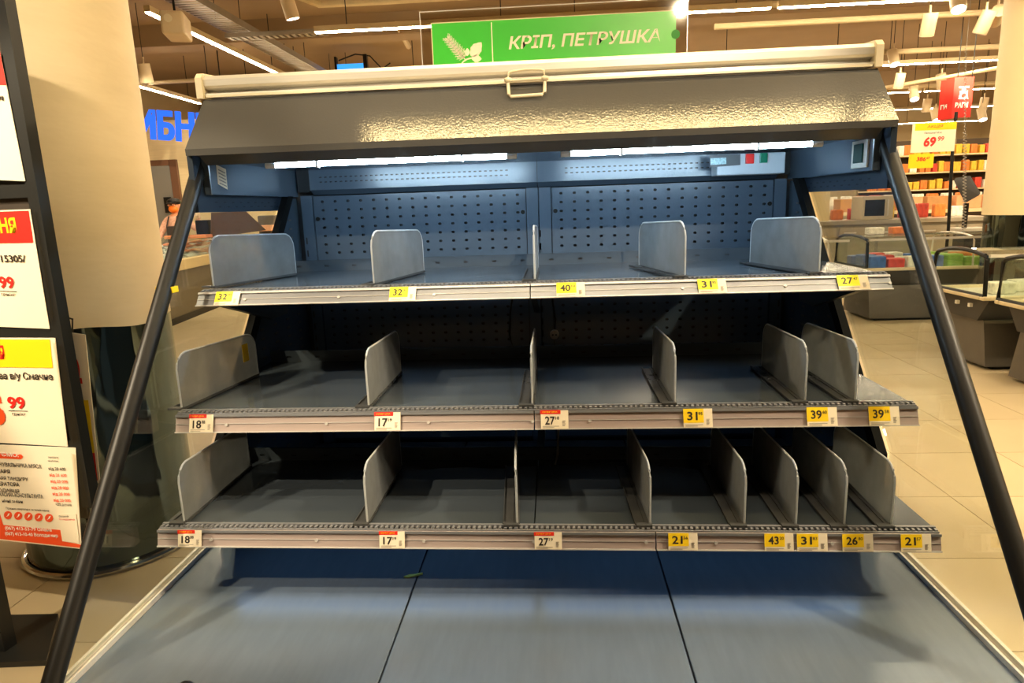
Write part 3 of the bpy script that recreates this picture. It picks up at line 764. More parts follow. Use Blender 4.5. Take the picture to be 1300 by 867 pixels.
# loose lamp leads with white plugs behind the shelves
PLUG = mat('cream_plug_plastic', '#d8cdbb', .45)
def lead(pts, plug, label, kind):
    t = thing('lamp_lead', label, 'cable', pts[0])
    obj('cord', tube(NB(), pts, .0035, 6), BLACK if kind != 'thin' else mat('grey_cord', '#8a8680', .5), t, smooth=True)
    b = NB(); p = Vector(plug)
    if kind == 'round':
        tube(b, [p + Vector((0, .012, 0)), p + Vector((0, -.008, 0))], .0165, 16); q = obj('plug', b, PLUG, t)
        e = NB()
        for dx in (-.006, .006): tube(e, [p + Vector((dx, -.0075, 0)), p + Vector((dx, -.0088, 0))], .0028, 8)
        obj('plug_socket', e, DARK, q)
    else:
        box(b, p.x - .011, p.x + .009, p.y - .01, p.y + .01, p.z - .016, p.z + .010, .003); box(b, p.x + .0, p.x + .013, p.y - .008, p.y + .008, p.z - .002, p.z + .012, .002); obj('plug', b, PLUG, t)
lead([(-.075, 2.33, 1.2), (-.10, 2.36, 1.08), (-.105, 2.35, .99), (-.085, 2.31, .93), (-.069, 2.296, .905)], (-.069, 2.285, .892), 'black lead with round white plug under the top shelf, near the middle seam', 'round')
lead([(.03, 2.42, 1.2), (.05, 2.44, 1.12), (.062, 2.42, 1.03), (.058, 2.402, 1.0)], (.057, 2.39, .983), 'short black lead with white plug hanging higher, above the tag 27', 'round')
lead([(.055, 1.93, .90), (.066, 1.95, .80), (.06, 1.92, .70), (.046, 1.9, .652)], (.044, 1.895, .633), 'thin grey lead with notched white plug hanging over the lowest shelf', 'thin')

b = NB(); zt_ = 1.262; box(b, -1.0085, -.962, pole_y(zt_) - .004, pole_y(zt_) + .026, zt_ - .010, zt_ + .006); obj('tape', b, YELLOW, CAB)['label'] = 'yellow tape on the pole'
# leaf scrap on the tray
p = at_z(525, 731, DZ)
b = NB(); pts = [(-.024, -.010), (-.010, -.004), (.004, .004), (.020, .009), (.024, .005), (.010, -.003), (-.012, -.012)]
A = [b.verts.new((p.x + x, p.y + y, DZ + .001)) for x, y in pts]; Bq = [b.verts.new((p.x + x, p.y + y, DZ + .005 + .002 * math.sin(i * 2))) for i, (x, y) in enumerate(pts)]
b.faces.new(A[::-1]); b.faces.new(Bq)
for i in range(len(pts)): b.faces.new((A[i], A[(i + 1) % 7], Bq[(i + 1) % 7], Bq[i]))
tag(obj('leaf_scrap', b, mat('wilted_leaf', '#a5cf5e', .6, hex2='#c6dc82', vscale=60)), 'small wilted green leaf scrap left on the steel tray', 'leaf')

# ------------------------------------------------------------------ green sign on the canopy
SY = 2.150
sg = thing('herb_sign', 'green sign with white dill drawing in clear acrylic holder on top of the display', 'sign', (0.07, SY, 1.862))
b = NB(); box(b, -.327, .469, SY + .003, SY + .007, 1.862, 2.031); obj('acrylic_plate', b, ACRYL, sg)
b = NB(); box(b, -.327, .469, SY - .011, SY - .007, 1.862, 2.031); obj('acrylic_plate', b, ACRYL, sg)
b = NB(); box(b, -.327, .469, SY - .02, SY + .02, 1.8605, 1.8655); obj('acrylic_foot', b, ACRYL, sg)
b = NB()
for zz in (2.0312,): box(b, -.327, .469, SY - .011, SY - .0066, zz, zz + .0016)
for xx in (-.3286, .4692): box(b, xx, xx + .0016, SY - .011, SY - .0066, 1.862, 2.0328)
obj('polished_edge', b, CLEAR_EDGE, sg)
b = NB(); box(b, -.297, .438, SY - .003, SY - .001, 1.8665, 2.002); obj('white_border', b, PAPER, sg)
b = NB(); box(b, -.294, .438, SY - .0042, SY - .0032, 1.8670, 1.999); obj('green_insert', b, GREEN, sg)
b = NB(); tube(b, [(.437, SY - .0046, 1.934), (.437, SY - .0036, 1.934)], .013, 20); obj('green_notch', b, mat('deep_green_print', '#159a2c', .5), sg)
b = NB(); box(b, -.1135, -.1105, SY - .0050, SY - .0043, 1.872, 1.994); obj('divider_line', b, WHITEINK, sg)
lettering('КРІП, ПЕТРУШКА', (-.062, SY - .0042, 1.909), (1, 0, 0), (0, 0, 1), .043, .453, WHITEINK, sg, bold=.022, shear=.18)
# dill sprig and parsley leaf
b = NB()
def stroke(pts, w):
    pts = [Vector(p) for p in pts]
    for i in range(len(pts) - 1):
        d = (pts[i + 1] - pts[i]).normalized(); n = Vector((-d.y, d.x)) * w / 2
        q = [pts[i] + n, pts[i + 1] + n, pts[i + 1] - n, pts[i] - n]
        bm_v = [b.verts.new((v.x, SY - .0046, v.y)) for v in q]; b.faces.new(bm_v)
def leafp(c, a, l, w):
    c = Vector(c); d = Vector((math.cos(a), math.sin(a))); n = Vector((-d.y, d.x)); top = []; bot = []
    for i in range(9):
        t_ = i / 8; ww = w * math.sin(math.pi * min(1, t_ * .92 + .06)) * (1 + .14 * (i % 2)); top.append(c + d * (l * t_) + n * ww); bot.append(c + d * (l * t_) - n * ww)
    for i in range(8):
        b.faces.new([b.verts.new((v.x, SY - .0047, v.y)) for v in (top[i], top[i + 1], bot[i + 1], bot[i])])
stroke([(-.213, 1.873), (-.203, 1.887), (-.190, 1.894), (-.172, 1.897)], .004)
stroke([(-.196, 1.892), (-.212, 1.912), (-.228, 1.932), (-.246, 1.952)], .0028)
for i in range(9):
    t_ = i / 8; px_, py_ = -.200 - .046 * t_, 1.898 + .055 * t_
    for sgn in (-1, 1):
        for q in range(4):
            a = R(128 + sgn * (25 + q * 17)); l = .026 - .010 * abs(q - 1.5) / 1.5 - .006 * t_
            stroke([(px_, py_), (px_ + l * math.cos(a), py_ + l * math.sin(a))], .0016)
leafp((-.178, 1.902), R(48), .050, .0155); leafp((-.190, 1.903), R(85), .022, .0075); leafp((-.176, 1.896), R(-8), .030, .0105)
obj('dill_drawing', b, WHITEINK, sg)

# ------------------------------------------------------------------ price sheet stand at the front
PST = Vector((-1.345, 1.78, 0)); ang = R(9); UD = Vector((math.cos(ang), -math.sin(ang), 0)); ND = Vector((-math.sin(ang), -math.cos(ang), 0)); ZD = Vector((0, 0, 1))
def onst(u, v, off=0.0): return at_plane(u, v, PST + ND * off, ND)
STM = mat('stand_black_paint', '#1c1d1c', 0.45, var=0.1)
BOARD = mat('stand_dark_board', '#3a3128', 0.6, var=0.1)
std = thing('sheet_stand', 'black upright stand holding four price sheets before the papered column', 'stand', (-1.6, 1.84, 0))
def stbox(l0, l1, n0, n1, z0, z1): # l along UD from PST, n along ND
    b = NB(); box(b, l0, l1, n0, n1, z0, z1); return b
def stx(v): return PST + UD * v.x + ND * v.y + ZD * v.z
obj('post', stbox(-.036, 0, -.03, .003, 0.60, 2.25), STM, std, xf=stx)
obj('post', stbox(-.76, -.724, -.03, .003, 0.60, 2.25), STM, std, xf=stx)
obj('board', stbox(-.724, -.036, -.02, -.012, .555, 2.22), BOARD, std, xf=stx)
obj('main_post', stbox(-.56, -.50, -.075, -.0305, .0205, 2.0), STM, std, xf=stx)
b = NB(); prism(b, [(-1.81, 2.105), (-1.654, 1.848), (-2.25, 1.80), (-2.35, 2.08)], 'z', 0, .02); obj('foot_plate', b, STM, std)
for v in (243, 424, 562):
    zz = onst(20, v).z; obj('crossbar', stbox(-.724, -.036, -.012, .002, zz - .018, zz + .018), STM, std, xf=stx)
def sheet(name, px, label, off=.006, curl=0):
    """px: four corners in the photograph, upper left, upper right, lower right, lower left; left ones continue past the frame"""
    P = [onst(u, v, off) for u, v in px]
    t = thing(name, label, 'price sheet', (P[2] + P[3]) / 2, 'sheets on the stand')
    b = NB(); A = [b.verts.new(p) for p in P]; Bq = [b.verts.new(p - ND * .0015) for p in P]
    b.faces.new(A); b.faces.new(Bq[::-1])
    for i in range(4): b.faces.new((A[i], Bq[i], Bq[(i + 1) % 4], A[(i + 1) % 4]))
    obj('paper', b, PAPER, t)
    return t, P
def flat(t, px, m, nm, off=.0072):
    b = NB(); P = [onst(u, v, off) for u, v in px]; A = [b.verts.new(p) for p in P]; Bq = [b.verts.new(p - ND * .0004) for p in P]
    b.faces.new(A); b.faces.new(Bq[::-1]); n = len(P)
    for i in range(n): b.faces.new((A[i], Bq[i], Bq[(i + 1) % n], A[(i + 1) % n]))
    return obj(nm, b, m, t)
def words(t, s, u, v, h_px, w_px, m, bold=.015, off=.0080, slope=0.04, shear=0.0):
    a = onst(u, v, off); c = onst(u + w_px, v + w_px * slope, off); e = onst(u, v - h_px, off)
    return lettering(s, a, c - a, ZD, (e - a).length, (c - a).length, m, t, bold=bold, lift=0, shear=shear)
SW = -300
t, P = sheet('price_sheet', ((SW, 40), (-1, 62), (32, 230), (SW, 216)), 'topmost white sheet with a red band, cut by the picture edge')
flat(t, ((SW, 40), (-1, 62), (8, 108), (SW, 100)), RED, 'red_band')
words(t, 'ОВОЧІ', -75, 98, 26, 62, YELLOW, .02); words(t, 'грн/кг м', -62, 127, 9, 67, INK, .02)
t, P = sheet('price_sheet', ((SW, 277), (38, 265.5), (63, 417.5), (SW, 402)), 'white sheet with a red band and yellow letters, second from the top')
flat(t, ((SW, 279), (36, 267.5), (42, 308), (SW, 315)), RED, 'red_band')
words(t, 'НЯ', 1, 296, 19, 21, YELLOW, .03, slope=-.02); words(t, 'ЕТИЖ', -48, 297, 19, 43, YELLOW, .03, slope=-.02)
words(t, '815305/', -6, 333, 9, 39, INK, .02, slope=0); words(t, '99', 0, 366, 15, 19, RED, .03); words(t, '149', -50, 374, 34, 46, RED, .03); words(t, 'грн/кг', 2, 376, 4.5, 18, INK, .01)
flat(t, ((-1, 369), (21, 370), (21, 370.8), (-1, 369.8)), INK, 'rule')
t, P = sheet('price_sheet', ((SW, 428), (70, 429), (86, 567), (SW, 545)), 'white sheet with a yellow band, third from the top')
flat(t, ((SW, 430), (63, 431), (67, 467), (SW, 463)), YELLOW, 'yellow_band')
words(t, 'Я', 0, 456, 17, 7, RED, .03, slope=0); words(t, 'АКЦІ', -40, 456, 17, 37, RED, .03, slope=0)
words(t, 'ва в/у Смачне', 0, 483.5, 11, 68, INK, .02, slope=0.02); words(t, 'Печена ковбаса', -84, 480, 11, 80, INK, .02, slope=0.02)
words(t, '99', 11, 519, 15, 22, RED, .03, slope=.02); words(t, '5', -12, 540, 36, 21, ORANGE, .05, slope=.02); words(t, 'грн/кг', 16, 528, 4.5, 17, INK, .01)
flat(t, ((11, 521), (35, 521.6), (35, 522.4), (11, 521.8)), INK, 'rule')
t, P = sheet('job_sheet', ((SW, 552), (96, 568.5), (103.5, 697), (SW, 652)), 'white and orange job offer sheet, lowest on the stand')
flat(t, ((SW, 634), (0, 653), (4, 666.5), (78, 673), (84, 688), (102, 691.5), (103, 695.5), (SW, 651)), ORANGE, 'orange_field')
flat(t, ((-60, 572), (27, 577), (29, 580), (27, 583), (-60, 579)), ORANGE, 'orange_pill')
words(t, 'ЗАПРОШУЄМО:', -40, 576.5, 5, 64, WHITEINK, .02, off=.0085, slope=.06)
for i, (s, u, v, w, pay) in enumerate((('ВАНТАЖУВАЛЬНИКА М\'ЯСА', -18, 591, 71, '23 600'), ('КУХАРЯ', -12, 600, 25, '21 600'), ('ПЕКАРЯ ТАНДИРУ', -12, 609, 48, '23 000'), ('ОПЕРАТОРА', -10, 616, 35, '28 000'), ('ПРОДАВЦЯ', -10, 624.5, 35, '25 000'), ('КАСИРА-КОНСУЛЬТАНТА', 0, 630, 55, '23 000'))):
    words(t, s, u, v, 5, w, INK, .015, slope=.055); uu = 67 + i * 1.3; vv = 597.5 + i * 8
    words(t, 'від ' + pay, uu - 5, vv, 4.6, 21.5, INK if i < 1 else ORANGE, .02, slope=.03)
words(t, 'нічні зміни', 3, 637.5, 4, 26, INK, .02, slope=.055); words(t, '+20% доплата', 71, 642.5, 4, 20, INK, .01)
words(t, 'зарплата', 61, 582, 2.4, 13, INK, .01); words(t, 'на місяць', 61, 586, 2.4, 13, INK, .01)
words(t, 'Просимо звертатися за телефонами', 8, 647, 3.2, 54, INK, .01, slope=.06)
for i in range(5):
    c = Vector((10 + i * 13, 654 + i * .9)); flat(t, [(c.x + 5.2 * math.cos(a), c.y + 5.2 * math.sin(a)) for a in [2 * math.pi * k / 14 for k in range(14)]][::-1], ORANGE, 'round_icon', .0074)
    flat(t, [(c.x + x, c.y + y) for x, y in ((-2.6, 2.4), (1.0, .4), (2.4, -2.6), (.2, -2.2), (-.6, .4))], WHITEINK, 'icon_mark', .0079)
words(t, '(067) 413-53-79 Олена', 7, 673.5, 5.4, 59, WHITEINK, .02, slope=.045); words(t, '(067) 413-10-40 Володимир', 7, 680.5, 5.4, 67, WHITEINK, .02, slope=.045)
flat(t, ((73, 652), (96.5, 652.5), (101, 690), (79, 687)), PAPER, 'code_field', .0080)
words(t, 'СКАНУЙ', 75, 656.5, 2.6, 12, INK, .01, off=.0088); words(t, 'ТА НАДСИЛАЙ', 75, 660.5, 2.6, 20, RED, .01, off=.0088)
# strip added to imitate a sign reflected in the column's mirror foot
t = thing('reflected_banner', 'narrow white, yellow and red strip imitating a sign mirrored in the column foot', 'price sheet', onst(112, 560, -.06))
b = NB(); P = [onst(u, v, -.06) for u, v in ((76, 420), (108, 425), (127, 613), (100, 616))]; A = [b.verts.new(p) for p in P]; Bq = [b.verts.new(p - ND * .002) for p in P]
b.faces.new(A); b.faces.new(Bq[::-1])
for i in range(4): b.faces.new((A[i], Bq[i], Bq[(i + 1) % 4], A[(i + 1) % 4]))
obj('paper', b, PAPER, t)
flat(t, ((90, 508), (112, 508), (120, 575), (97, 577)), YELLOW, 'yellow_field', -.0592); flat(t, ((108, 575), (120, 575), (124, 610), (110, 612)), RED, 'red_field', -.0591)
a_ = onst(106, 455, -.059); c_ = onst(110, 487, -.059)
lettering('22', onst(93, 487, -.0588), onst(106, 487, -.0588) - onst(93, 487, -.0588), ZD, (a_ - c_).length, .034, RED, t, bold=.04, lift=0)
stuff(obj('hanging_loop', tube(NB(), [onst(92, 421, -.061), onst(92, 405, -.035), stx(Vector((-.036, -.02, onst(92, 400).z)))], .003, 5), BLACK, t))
# clear holder flaps beside the sheets
for (px) in (((40, 268), (44, 266), (68, 400), (64, 416)), ((66, 434), (78, 438), (100, 560), (88, 566)), ((90, 575), (99, 578), (116, 660), (104, 690))):
    b = NB(); A = [b.verts.new(onst(u, v, .009)) for u, v in px]; b.faces.new(A)
    bmesh.ops.solidify(b, geom=b.faces[:], thickness=.0008); obj('clear_flap', b, ACRYL, std)

# ------------------------------------------------------------------ fish department behind the side glass
FCX, FCY0, FCY1 = -5.15, 7.9, 12.4
COUNTER = mat('dark_counter_front', '#6b5f49', .5, var=.08)
LEDGE = mat('cream_counter_ledge', '#d9c08b', .45, var=.05)
ICE = mat('crushed_ice', '#cfd6d6', .35, var=.12, vscale=40, bump=.5, bscale=50)
fc = thing('fish_counter', 'long fish counter with a cream ledge and ice bed beyond the side glass', 'counter', (FCX - .5, 10, 0))
def fx(v):  # the counter runs slightly askew
    return Vector((v.x - (v.y - 8.5) * .13, v.y, v.z))
obj('front_panel', box(NB(), FCX - .5, FCX - .02, FCY0, FCY1, .0, .72), COUNTER, fc, xf=fx)
obj('kick_plate', box(NB(), FCX - .02, FCX - .004, FCY0, FCY1, .0, .09), BLACK, fc, xf=fx)
obj('ledge', box(NB(), FCX - .14, FCX + .03, FCY0, FCY1, .7205, .86), LEDGE, fc, xf=fx)
b = NB(); prism(b, [(FCX - .5, .725), (FCX - .145, .725), (FCX - .145, .87), (FCX - .5, 1.06)], 'y', FCY0, FCY1); obj('ice_bed', b, ICE, fc, xf=fx)
b = NB(); prism(b, [(FCX - .10, .862), (FCX - .094, .862), (FCX - .25, 1.18), (FCX - .256, 1.18)], 'y', FCY0, FCY1); obj('glass_screen', b, FGLASS, fc, xf=fx)
def fish_mesh():
    b = NB(); L = .30
    st = [(0, .004), (.03, .022), (.09, .038), (.16, .034), (.22, .016), (.25, .010)]
    rings = []
    for x, r in st: rings.append([b.verts.new((x, r * .55 * math.cos(2 * math.pi * k / 8), r * math.sin(2 * math.pi * k / 8))) for k in range(8)])
    for i in range(len(st) - 1):
        for k in range(8): b.faces.new((rings[i][k], rings[i][(k + 1) % 8], rings[i + 1][(k + 1) % 8], rings[i + 1][k]))
    b.faces.new(rings[0][::-1]); b.faces.new(rings[-1])
    tl = [b.verts.new(p) for p in ((.245, 0, .008), (.31, 0, .040), (.29, 0, 0), (.31, 0, -.040), (.245, 0, -.008))]; b.faces.new(tl)
    fn = [b.verts.new(p) for p in ((.10, 0, .034), (.15, 0, .056), (.17, 0, .032))]; b.faces.new(fn)
    me = bpy.data.meshes.new('fish'); b.to_mesh(me); b.free(); return me
fms = []
for hx, hx2 in (('#8d9095', '#c8c4bd'), ('#e08a55', '#f0b48a'), ('#cf6a45', '#e8a27c')):
    me = fish_mesh(); me.materials.append(mat('fish_' + hx[1:], hx, .35, hex2=hx2, vscale=20)); fms.append(me)
for i in range(14):
    for j in range(3):
        yy = 8.6 + i * .22 + random.uniform(-.04, .04); xx = FCX - .22 - j * .10 + random.uniform(-.02, .02)
        z = .87 + (FCX - .145 - xx) * .535 + .036
        k = 0 if yy < 9.9 - .2 * j else random.choice((1, 1, 2))
        o = bpy.data.objects.new('fish', fms[k]); COL.objects.link(o); o.location = fx(Vector((xx, yy - .14, z)))
        o.rotation_euler = (R(70), R(random.uniform(-6, 16)), R(90 + random.uniform(-25, 25)))
        if k == 0: tag(o, f'silver fish on the ice, {ORD[i]} from near end in the {("ledge", "middle", "seller")[j]} row', 'fish', 'silver fish on the ice')
        else: tag(o, f'orange pink fish on the ice, {ORD[i]} from near end in the {("ledge", "middle", "seller")[j]} row', 'fish', 'orange fish on the ice')
# tray bar in front of the seller, dark hood and bin
p = at_y(240, 300, 10.2)
tag(obj('cutting_board', box(NB(), p.x - .35, p.x + .32, p.y - .1, p.y + .12, p.z - .03, p.z + .02, .006), mat('peach_board', '#d98a5c', .5)), 'peach cutting board across the fish counter before the seller', 'board')
hood = NB(); P = [at_y(u, v, 10.4) for u, v in ((268, 270), (312, 268), (338, 292), (268, 302))]
A = [hood.verts.new(q) for q in P]; Bq = [hood.verts.new(q + Vector((-.03, .05, 0))) for q in P]
hood.faces.new(A); hood.faces.new(Bq[::-1])
for i in range(4): hood.faces.new((A[i], Bq[i], Bq[(i + 1) % 4], A[(i + 1) % 4]))
t = thing('display_hood', 'dark brown sloped hood panel over the fish counter', 'hood', (P[2] + P[3]) / 2); obj('panel', hood, mat('dark_brown_panel', '#4f4038', .3), t)
zb = fx(Vector((FCX - .7, 10.4, 0)))
obj('hood_post', tube(NB(), [(P[3].x + .02, 10.43, P[3].z + .02), (P[3].x + .02, 10.43, .9)], .02, 8), BLACK, t)
p = at_y(257, 285, 10.5)
tag(obj('scale_box', box(NB(), p.x - .12, p.x + .10, p.y, p.y + .2, p.z - .22, p.z + .07, .01), BLACK), 'small black box on the fish counter under the gloved hand', 'box')
p = at_y(340, 281, 11.2)
t = thing('grey_bin', 'grey plastic bin with a peach lid standing past the fish counter', 'bin', (p.x, p.y, 0))
b = box(NB(), p.x - .18, p.x + .12, p.y, p.y + .3, 0, p.z + .10, .02); obj('body', b, mat('bin_grey', '#5c564e', .5), t)
b = box(NB(), p.x - .14, p.x + .26, p.y - .1, p.y - .01, p.z - .16, p.z - .06, .01); obj('lid', b, mat('bin_peach', '#d9a27c', .5), t)

# blue sign letters of the fish department, door
BLUE = emit('lit_blue_letters', (0.03, 0.14, 1.0), 1.5)
t = thing('fish_sign', 'glowing blue block letters hanging over the fish counter', 'sign', at_y(215, 180, 11.0))
a = at_y(151, 174, 11.0); e = at_y(281, 183, 11.0)
bmx = text_bm('РИБНИЙ', .035, .12)
xs = [v.co.x for v in bmx.verts]; ys = [v.co.y for v in bmx.verts]; x0, x1, y0, y1 = min(xs), max(xs), min(ys), max(ys)
Wd = (e - a).length * 1.17; Hd = .60; xd = (e - a).normalized()
for v in bmx.verts: v.co = a + xd * ((v.co.x - x0) / (x1 - x0) * Wd) + Vector((0, 0, 1)) * ((v.co.y - y0) / (y1 - y0) * Hd)
r = bmesh.ops.extrude_face_region(bmx, geom=bmx.faces[:]); bmesh.ops.translate(bmx, verts=[g for g in r['geom'] if isinstance(g, bmesh.types.BMVert)], vec=(0, .05, 0))
obj('lettering', bmx, BLUE, t)
b = NB()
for q in (.1, .9):
    c = a + xd * (Wd * q); tube(b, [c + Vector((0, .03, Hd)), (c.x, c.y + .03, 4.25)], .01, 5)
obj('hanger', b, BLACK, t)
b = NB(); box(b, -8.05, -7.42, 12.94, 12.9995, 0, 2.45)
d1 = struct('door_1', b, mat('grey_door', '#7d7a72', .5)); b = NB(); box(b, -8.15, -8.06, 12.93, 12.9995, 0, 2.56); box(b, -7.41, -7.27, 12.93, 12.9995, 0, 2.56); box(b, -8.05, -7.42, 12.93, 12.9995, 2.455, 2.56); obj('door_frame', b, mat('brown_door_frame', '#6b4a35', .5), d1)
obj('door_handle', box(NB(), -7.60, -7.47, 12.90, 12.9395, 1.55, 1.85), BLACK, d1)

# the fish seller (dark cap, orange mask, pale shirt)
def person():
    H0 = at_y(222, 262, 11.0); ox, oy = H0.x, H0.y; s = (H0.z) / 1.62
    me = bpy.data.meshes.new('person'); b = NB()
    J = {}
    def add(n, p, par, r):
        v = b.verts.new((ox + p[0] * s, oy + p[1] * s, p[2] * s)); J[n] = (v, r)
        if par: b.edges.new((J[par][0], v))
    add('pelvis', (0, .0, .95), None, .15); add('waist', (0, 0, 1.10), 'pelvis', .14); add('chest', (0, .0, 1.30), 'waist', .155); add('collar', (0, .0, 1.42), 'chest', .10); add('neck', (0, -.01, 1.49), 'collar', .055)
    add('jaw', (.015, -.035, 1.56), 'neck', .07); add('skull', (.015, -.03, 1.64), 'jaw', .092); add('crown', (.01, -.02, 1.70), 'skull', .07)
    for q, sg in (('l', -1), ('r', 1)):
        add('hip' + q, (sg * .10, 0, .88), 'pelvis', .10); add('knee' + q, (sg * .11, -.02, .48), 'hip' + q, .065); add('ank' + q, (sg * .11, .01, .09), 'knee' + q, .045); add('toe' + q, (sg * .12, -.15, .035), 'ank' + q, .032)
        add('sho' + q, (sg * .17, 0, 1.39), 'collar', .072)
    add('elbl', (-.24, -.14, 1.15), 'shol', .050); add('wril', (-.14, -.36, 1.08), 'elbl', .034); add('palml', (-.10, -.42, 1.07), 'wril', .034)
    add('elbr', (.36, -.05, 1.22), 'shor', .050); add('wrir', (.44, -.10, 1.46), 'elbr', .034); add('palmr', (.46, -.13, 1.50), 'wrir', .036)
    for i in range(4):
        fx_ = .42 + i * .026; add('f%da' % i, (fx_, -.18, 1.50), 'palmr', .011); add('f%db' % i, (fx_ + .002, -.20, 1.45 - .008 * (i % 2)), 'f%da' % i, .009)
    add('tha', (.41, -.15, 1.47), 'palmr', .011); add('thb', (.40, -.16, 1.43), 'tha', .009)
    for i in range(4):
        fx_ = -.12 + i * .022; add('g%da' % i, (fx_, -.47, 1.06), 'palml', .010); add('g%db' % i, (fx_, -.50, 1.03), 'g%da' % i, .009)
    add('gth', (-.06, -.43, 1.05), 'palml', .011)
    order = list(b.verts); b.verts.index_update(); rad = {J[n][0].index: J[n][1] for n in J}
    b.to_mesh(me); b.free()
    o = bpy.data.objects.new('person', me); COL.objects.link(o)
    md = o.modifiers.new('skin', 'SKIN')
    for i, sv in enumerate(me.skin_vertices[0].data): sv.radius = (rad[i] * s, rad[i] * s); sv.use_root = (i == 0)
    o.modifiers.new('sub', 'SUBSURF').levels = 1
    dg = bpy.context.evaluated_depsgraph_get(); m2 = bpy.data.meshes.new_from_object(o.evaluated_get(dg)); bpy.data.objects.remove(o)
    skin = mat('skin_tone', '#d8936a', .55, var=.05); shirt = mat('pale_pink_shirt', '#e3b79c', .7, hex2='#c88f78', vscale=30); trou = mat('dark_trousers', '#2b2a2c', .7); glove = mat('pale_glove', '#e8d3b4', .6)
    for m_ in (skin, shirt, trou, glove): m2.materials.append(m_)
    for p in m2.polygons:
        c = p.center; p.use_smooth = True; zz = c.z / s
        dx = (c.x - ox) / s; dy = (c.y - oy) / s
        hand = dy < -.375 or (dx > .395 and zz > 1.41)
        p.material_index = 3 if hand else (2 if zz < .93 and abs(dx) < .25 and dy > -.25 else (1 if zz < 1.47 or abs(dx) > .16 else 0))
    o = bpy.data.objects.new('person', m2); COL.objects.link(o); WLOC[o.name] = Vector((0, 0, 0))
    tag(o, 'person in dark cap and orange face mask behind the fish counter, one gloved hand raised', 'person')
    c = Vector((ox + .012 * s, oy - .028 * s, 1.62 * s))
    bb = NB(); ellipsoid(bb, (c.x, c.y, c.z + .075 * s), (.108 * s, .118 * s, .062 * s), 18, 10); ellipsoid(bb, (c.x + .01, c.y - .11 * s, c.z + .050 * s), (.08 * s, .075 * s, .012 * s), 14, 6); obj('cap', bb, BLACK, o, smooth=True)
    bb = NB(); ellipsoid(bb, (c.x, c.y - .050 * s, c.z - .045 * s), (.078 * s, .058 * s, .062 * s), 16, 10); obj('face_mask', bb, mat('orange_mask', '#f07a1e', .5), o, smooth=True)
    bb = NB()
    for sg in (-1, 1): ellipsoid(bb, (c.x + sg * .033 * s, c.y - .092 * s, c.z + .020 * s), (.014 * s, .006 * s, .008 * s), 8, 6)
    obj('eyes', bb, INK, o)
    bb = NB()
    for sg in (-1, 1): tube(bb, [(c.x + sg * .036 * s - .015, c.y - .1 * s, c.z + .02 * s), (c.x + sg * .036 * s + .02, c.y - .1 * s, c.z + .02 * s)], .017 * s, 10)
    for sg in (-1, 1): ellipsoid(bb, (c.x + sg * .094 * s, c.y + .01, c.z), (.012 * s, .02 * s, .032 * s), 8, 6)
    obj('ears', bb, skin, o)
    bb = NB(); box(bb, ox - .10 * s, ox + .10 * s, oy - .168 * s, oy - .158 * s, .55 * s, 1.30 * s, .004); tube(bb, [(ox - .09 * s, oy - .16 * s, 1.3 * s), (ox - .07 * s, oy - .10 * s, 1.46 * s)], .012, 6); tube(bb, [(ox + .09 * s, oy - .16 * s, 1.3 * s), (ox + .07 * s, oy - .10 * s, 1.46 * s)], .012, 6); obj('apron', bb, mat('dark_apron', '#3a3330', .7), o)
person()

